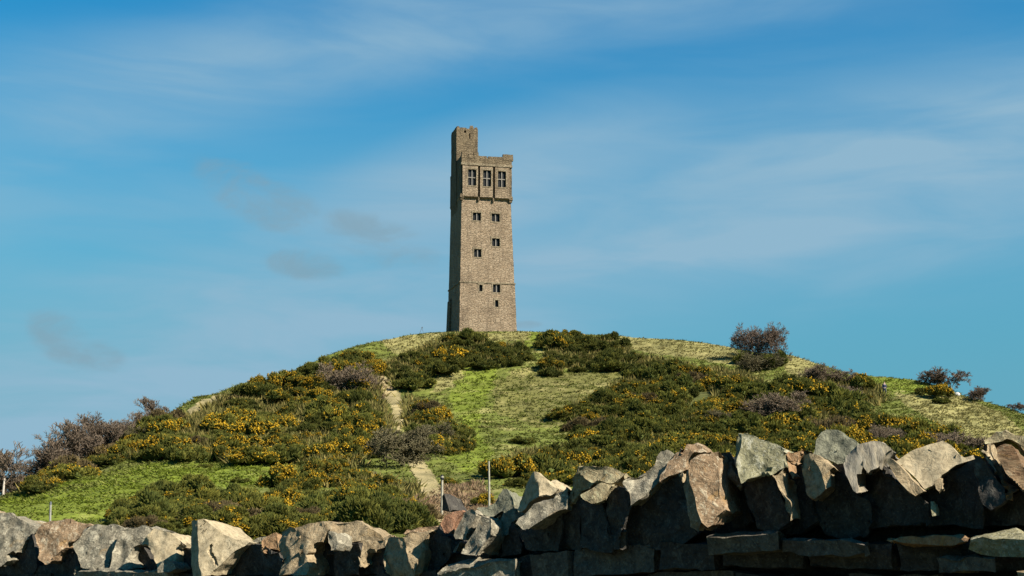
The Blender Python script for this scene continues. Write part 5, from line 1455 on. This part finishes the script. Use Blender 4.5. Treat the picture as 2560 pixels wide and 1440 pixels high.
slab(Z6, [(860, 1250), (960, 1240), (1130, 1242), (1400, 1250)], [(860, 1262), (960, 1254), (1130, 1262), (1400, 1275)], [(860, 1400), (1400, 1400)], 'shade_grey', None, -0.08)
slab(Z6, [(1590, 1370), (1640, 1340), (1760, 1330)], [(1600, 1400), (1650, 1395), (1760, 1390)], [(1600, 1500), (1760, 1500)], 'tan', None, -0.08)
# --- plain coursed walling below the copings, down to the ground, and beyond the frame on both sides
ddir = Vector((1, -WA, 0)).normalized()
nrm_w = Vector((-WA, -1, 0)).normalized()
def wall_pt(s, z, depth): return Vector((0, WY0, 0)) + ddir * s + nrm_w * depth + Vector((0, 0, z))
def s_of(px):
    Y = Yw(px); X = Y * (px - 1280) / F
    return X / ddir.x
BASEP = [(-500, 1432), (300, 1430), (900, 1440), (1100, 1420), (1300, 1385), (1700, 1345), (2150, 1350), (2600, 1345), (3200, 1320)]
_bs = np.array([s_of(p[0]) for p in BASEP]); _bz = np.array([pt(p[0], p[1], Yw(p[0])).z for p in BASEP])
def zb(s): return float(np.interp(s, _bs, _bz))
def block(s0, s1, za0, za1, zc0, zc1, front, deep, mat, name='walling_stone', amp=0.012, cut=0.06):
    bm = bmesh.new()
    j = lambda: random.uniform(-0.008, 0.008)
    g_ = 0.007
    P = [(s0 + g_, za0 + g_), (s1 - g_, za1 + g_), (s1 - g_, zc1 - g_), (s0 + g_, zc0 - g_)]
    fr = [bm.verts.new(wall_pt(s + j(), z + j(), front + j())) for s, z in P]
    bk = [bm.verts.new(wall_pt(s, z, -deep)) for s, z in P]
    bm.faces.new(fr); bm.faces.new(bk[::-1])
    for k in range(4): bm.faces.new((fr[k], bk[k], bk[(k + 1) % 4], fr[(k + 1) % 4]))
    return finish_stone(bm, name, mat, None, amp, cut)
S0, S1 = s_of(-520), s_of(3150)
zoff = 0.0
rowh = [0.10, 0.085, 0.11, 0.10, 0.13, 0.16, 0.15, 0.17, 0.18, 0.2, 0.2]
for k, hgt in enumerate(rowh):
    s = S0 + random.uniform(0, 0.3)
    a0 = zoff; a1 = zoff + hgt
    if zb(0.0) - a1 < -1.9: break
    while s < S1:
        L = random.uniform(0.13, 0.38)
        e = min(s + L, S1 + 0.3)
        block(s, e, zb(s) - a1, zb(e) - a1, zb(s) - a0, zb(e) - a0, random.uniform(-0.04, 0.02), 0.30, random.choice(['soot', 'soot', 'shade_grey']), cut=0.035 if k < 2 else 0.12)  # shade on the wall face painted in with the dark stone colours
        s = e
    zoff = a1
for sa, sb in ((S0 - 0.1, s_of(-45)), (s_of(2600), S1 + 0.2)):     # copings outside the picture
    s = sa
    while s < sb:
        L = random.uniform(0.10, 0.24); e = min(s + L, sb + 0.02)
        hgt = random.uniform(0.18, 0.34)
        block(s, e, zb(s) + 0.002, zb(e) + 0.002, zb(s) + hgt, zb(e) + hgt * random.uniform(0.75, 1.05), random.uniform(-0.02, 0.05), 0.30, random.choice(['grey', 'tan', 'brown', 'soot']), name='coping_stone', amp=0.016, cut=0.05)
        s = e
# rubble hearting inside the wall, hidden behind both faces
core_top = [(-400, 1375), (300, 1385), (700, 1395), (900, 1385), (1100, 1375), (1200, 1345), (1330, 1330), (1500, 1290), (1700, 1250), (1900, 1235), (2200, 1225), (2440, 1215), (2500, 1150), (2700, 1140)]
bm = bmesh.new()
fr = []; bk = []; fb = []; bb = []
for px, py in core_top:
    q = pt(px, py, Yw(px)); sx_ = s_of(px); z = q.z
    fr.append(bm.verts.new(wall_pt(sx_, z, -0.16))); bk.append(bm.verts.new(wall_pt(sx_, z, -0.34)))
    fb.append(bm.verts.new(wall_pt(sx_, -1.9, -0.16))); bb.append(bm.verts.new(wall_pt(sx_, -1.9, -0.34)))
for k in range(len(core_top) - 1):
    bm.faces.new((fr[k], fr[k + 1], bk[k + 1], bk[k])); bm.faces.new((fb[k], fb[k + 1], fr[k + 1], fr[k])); bm.faces.new((bk[k], bk[k + 1], bb[k + 1], bb[k]))
bm.faces.new((fr[0], bk[0], bb[0], fb[0])); bm.faces.new((fr[-1], fb[-1], bb[-1], bk[-1]))
o = finish_stone(bm, 'hearting', 'soot', None, 0.02, 0.12)
o['kind'] = 'stuff'
print('script done', len(bpy.data.objects))
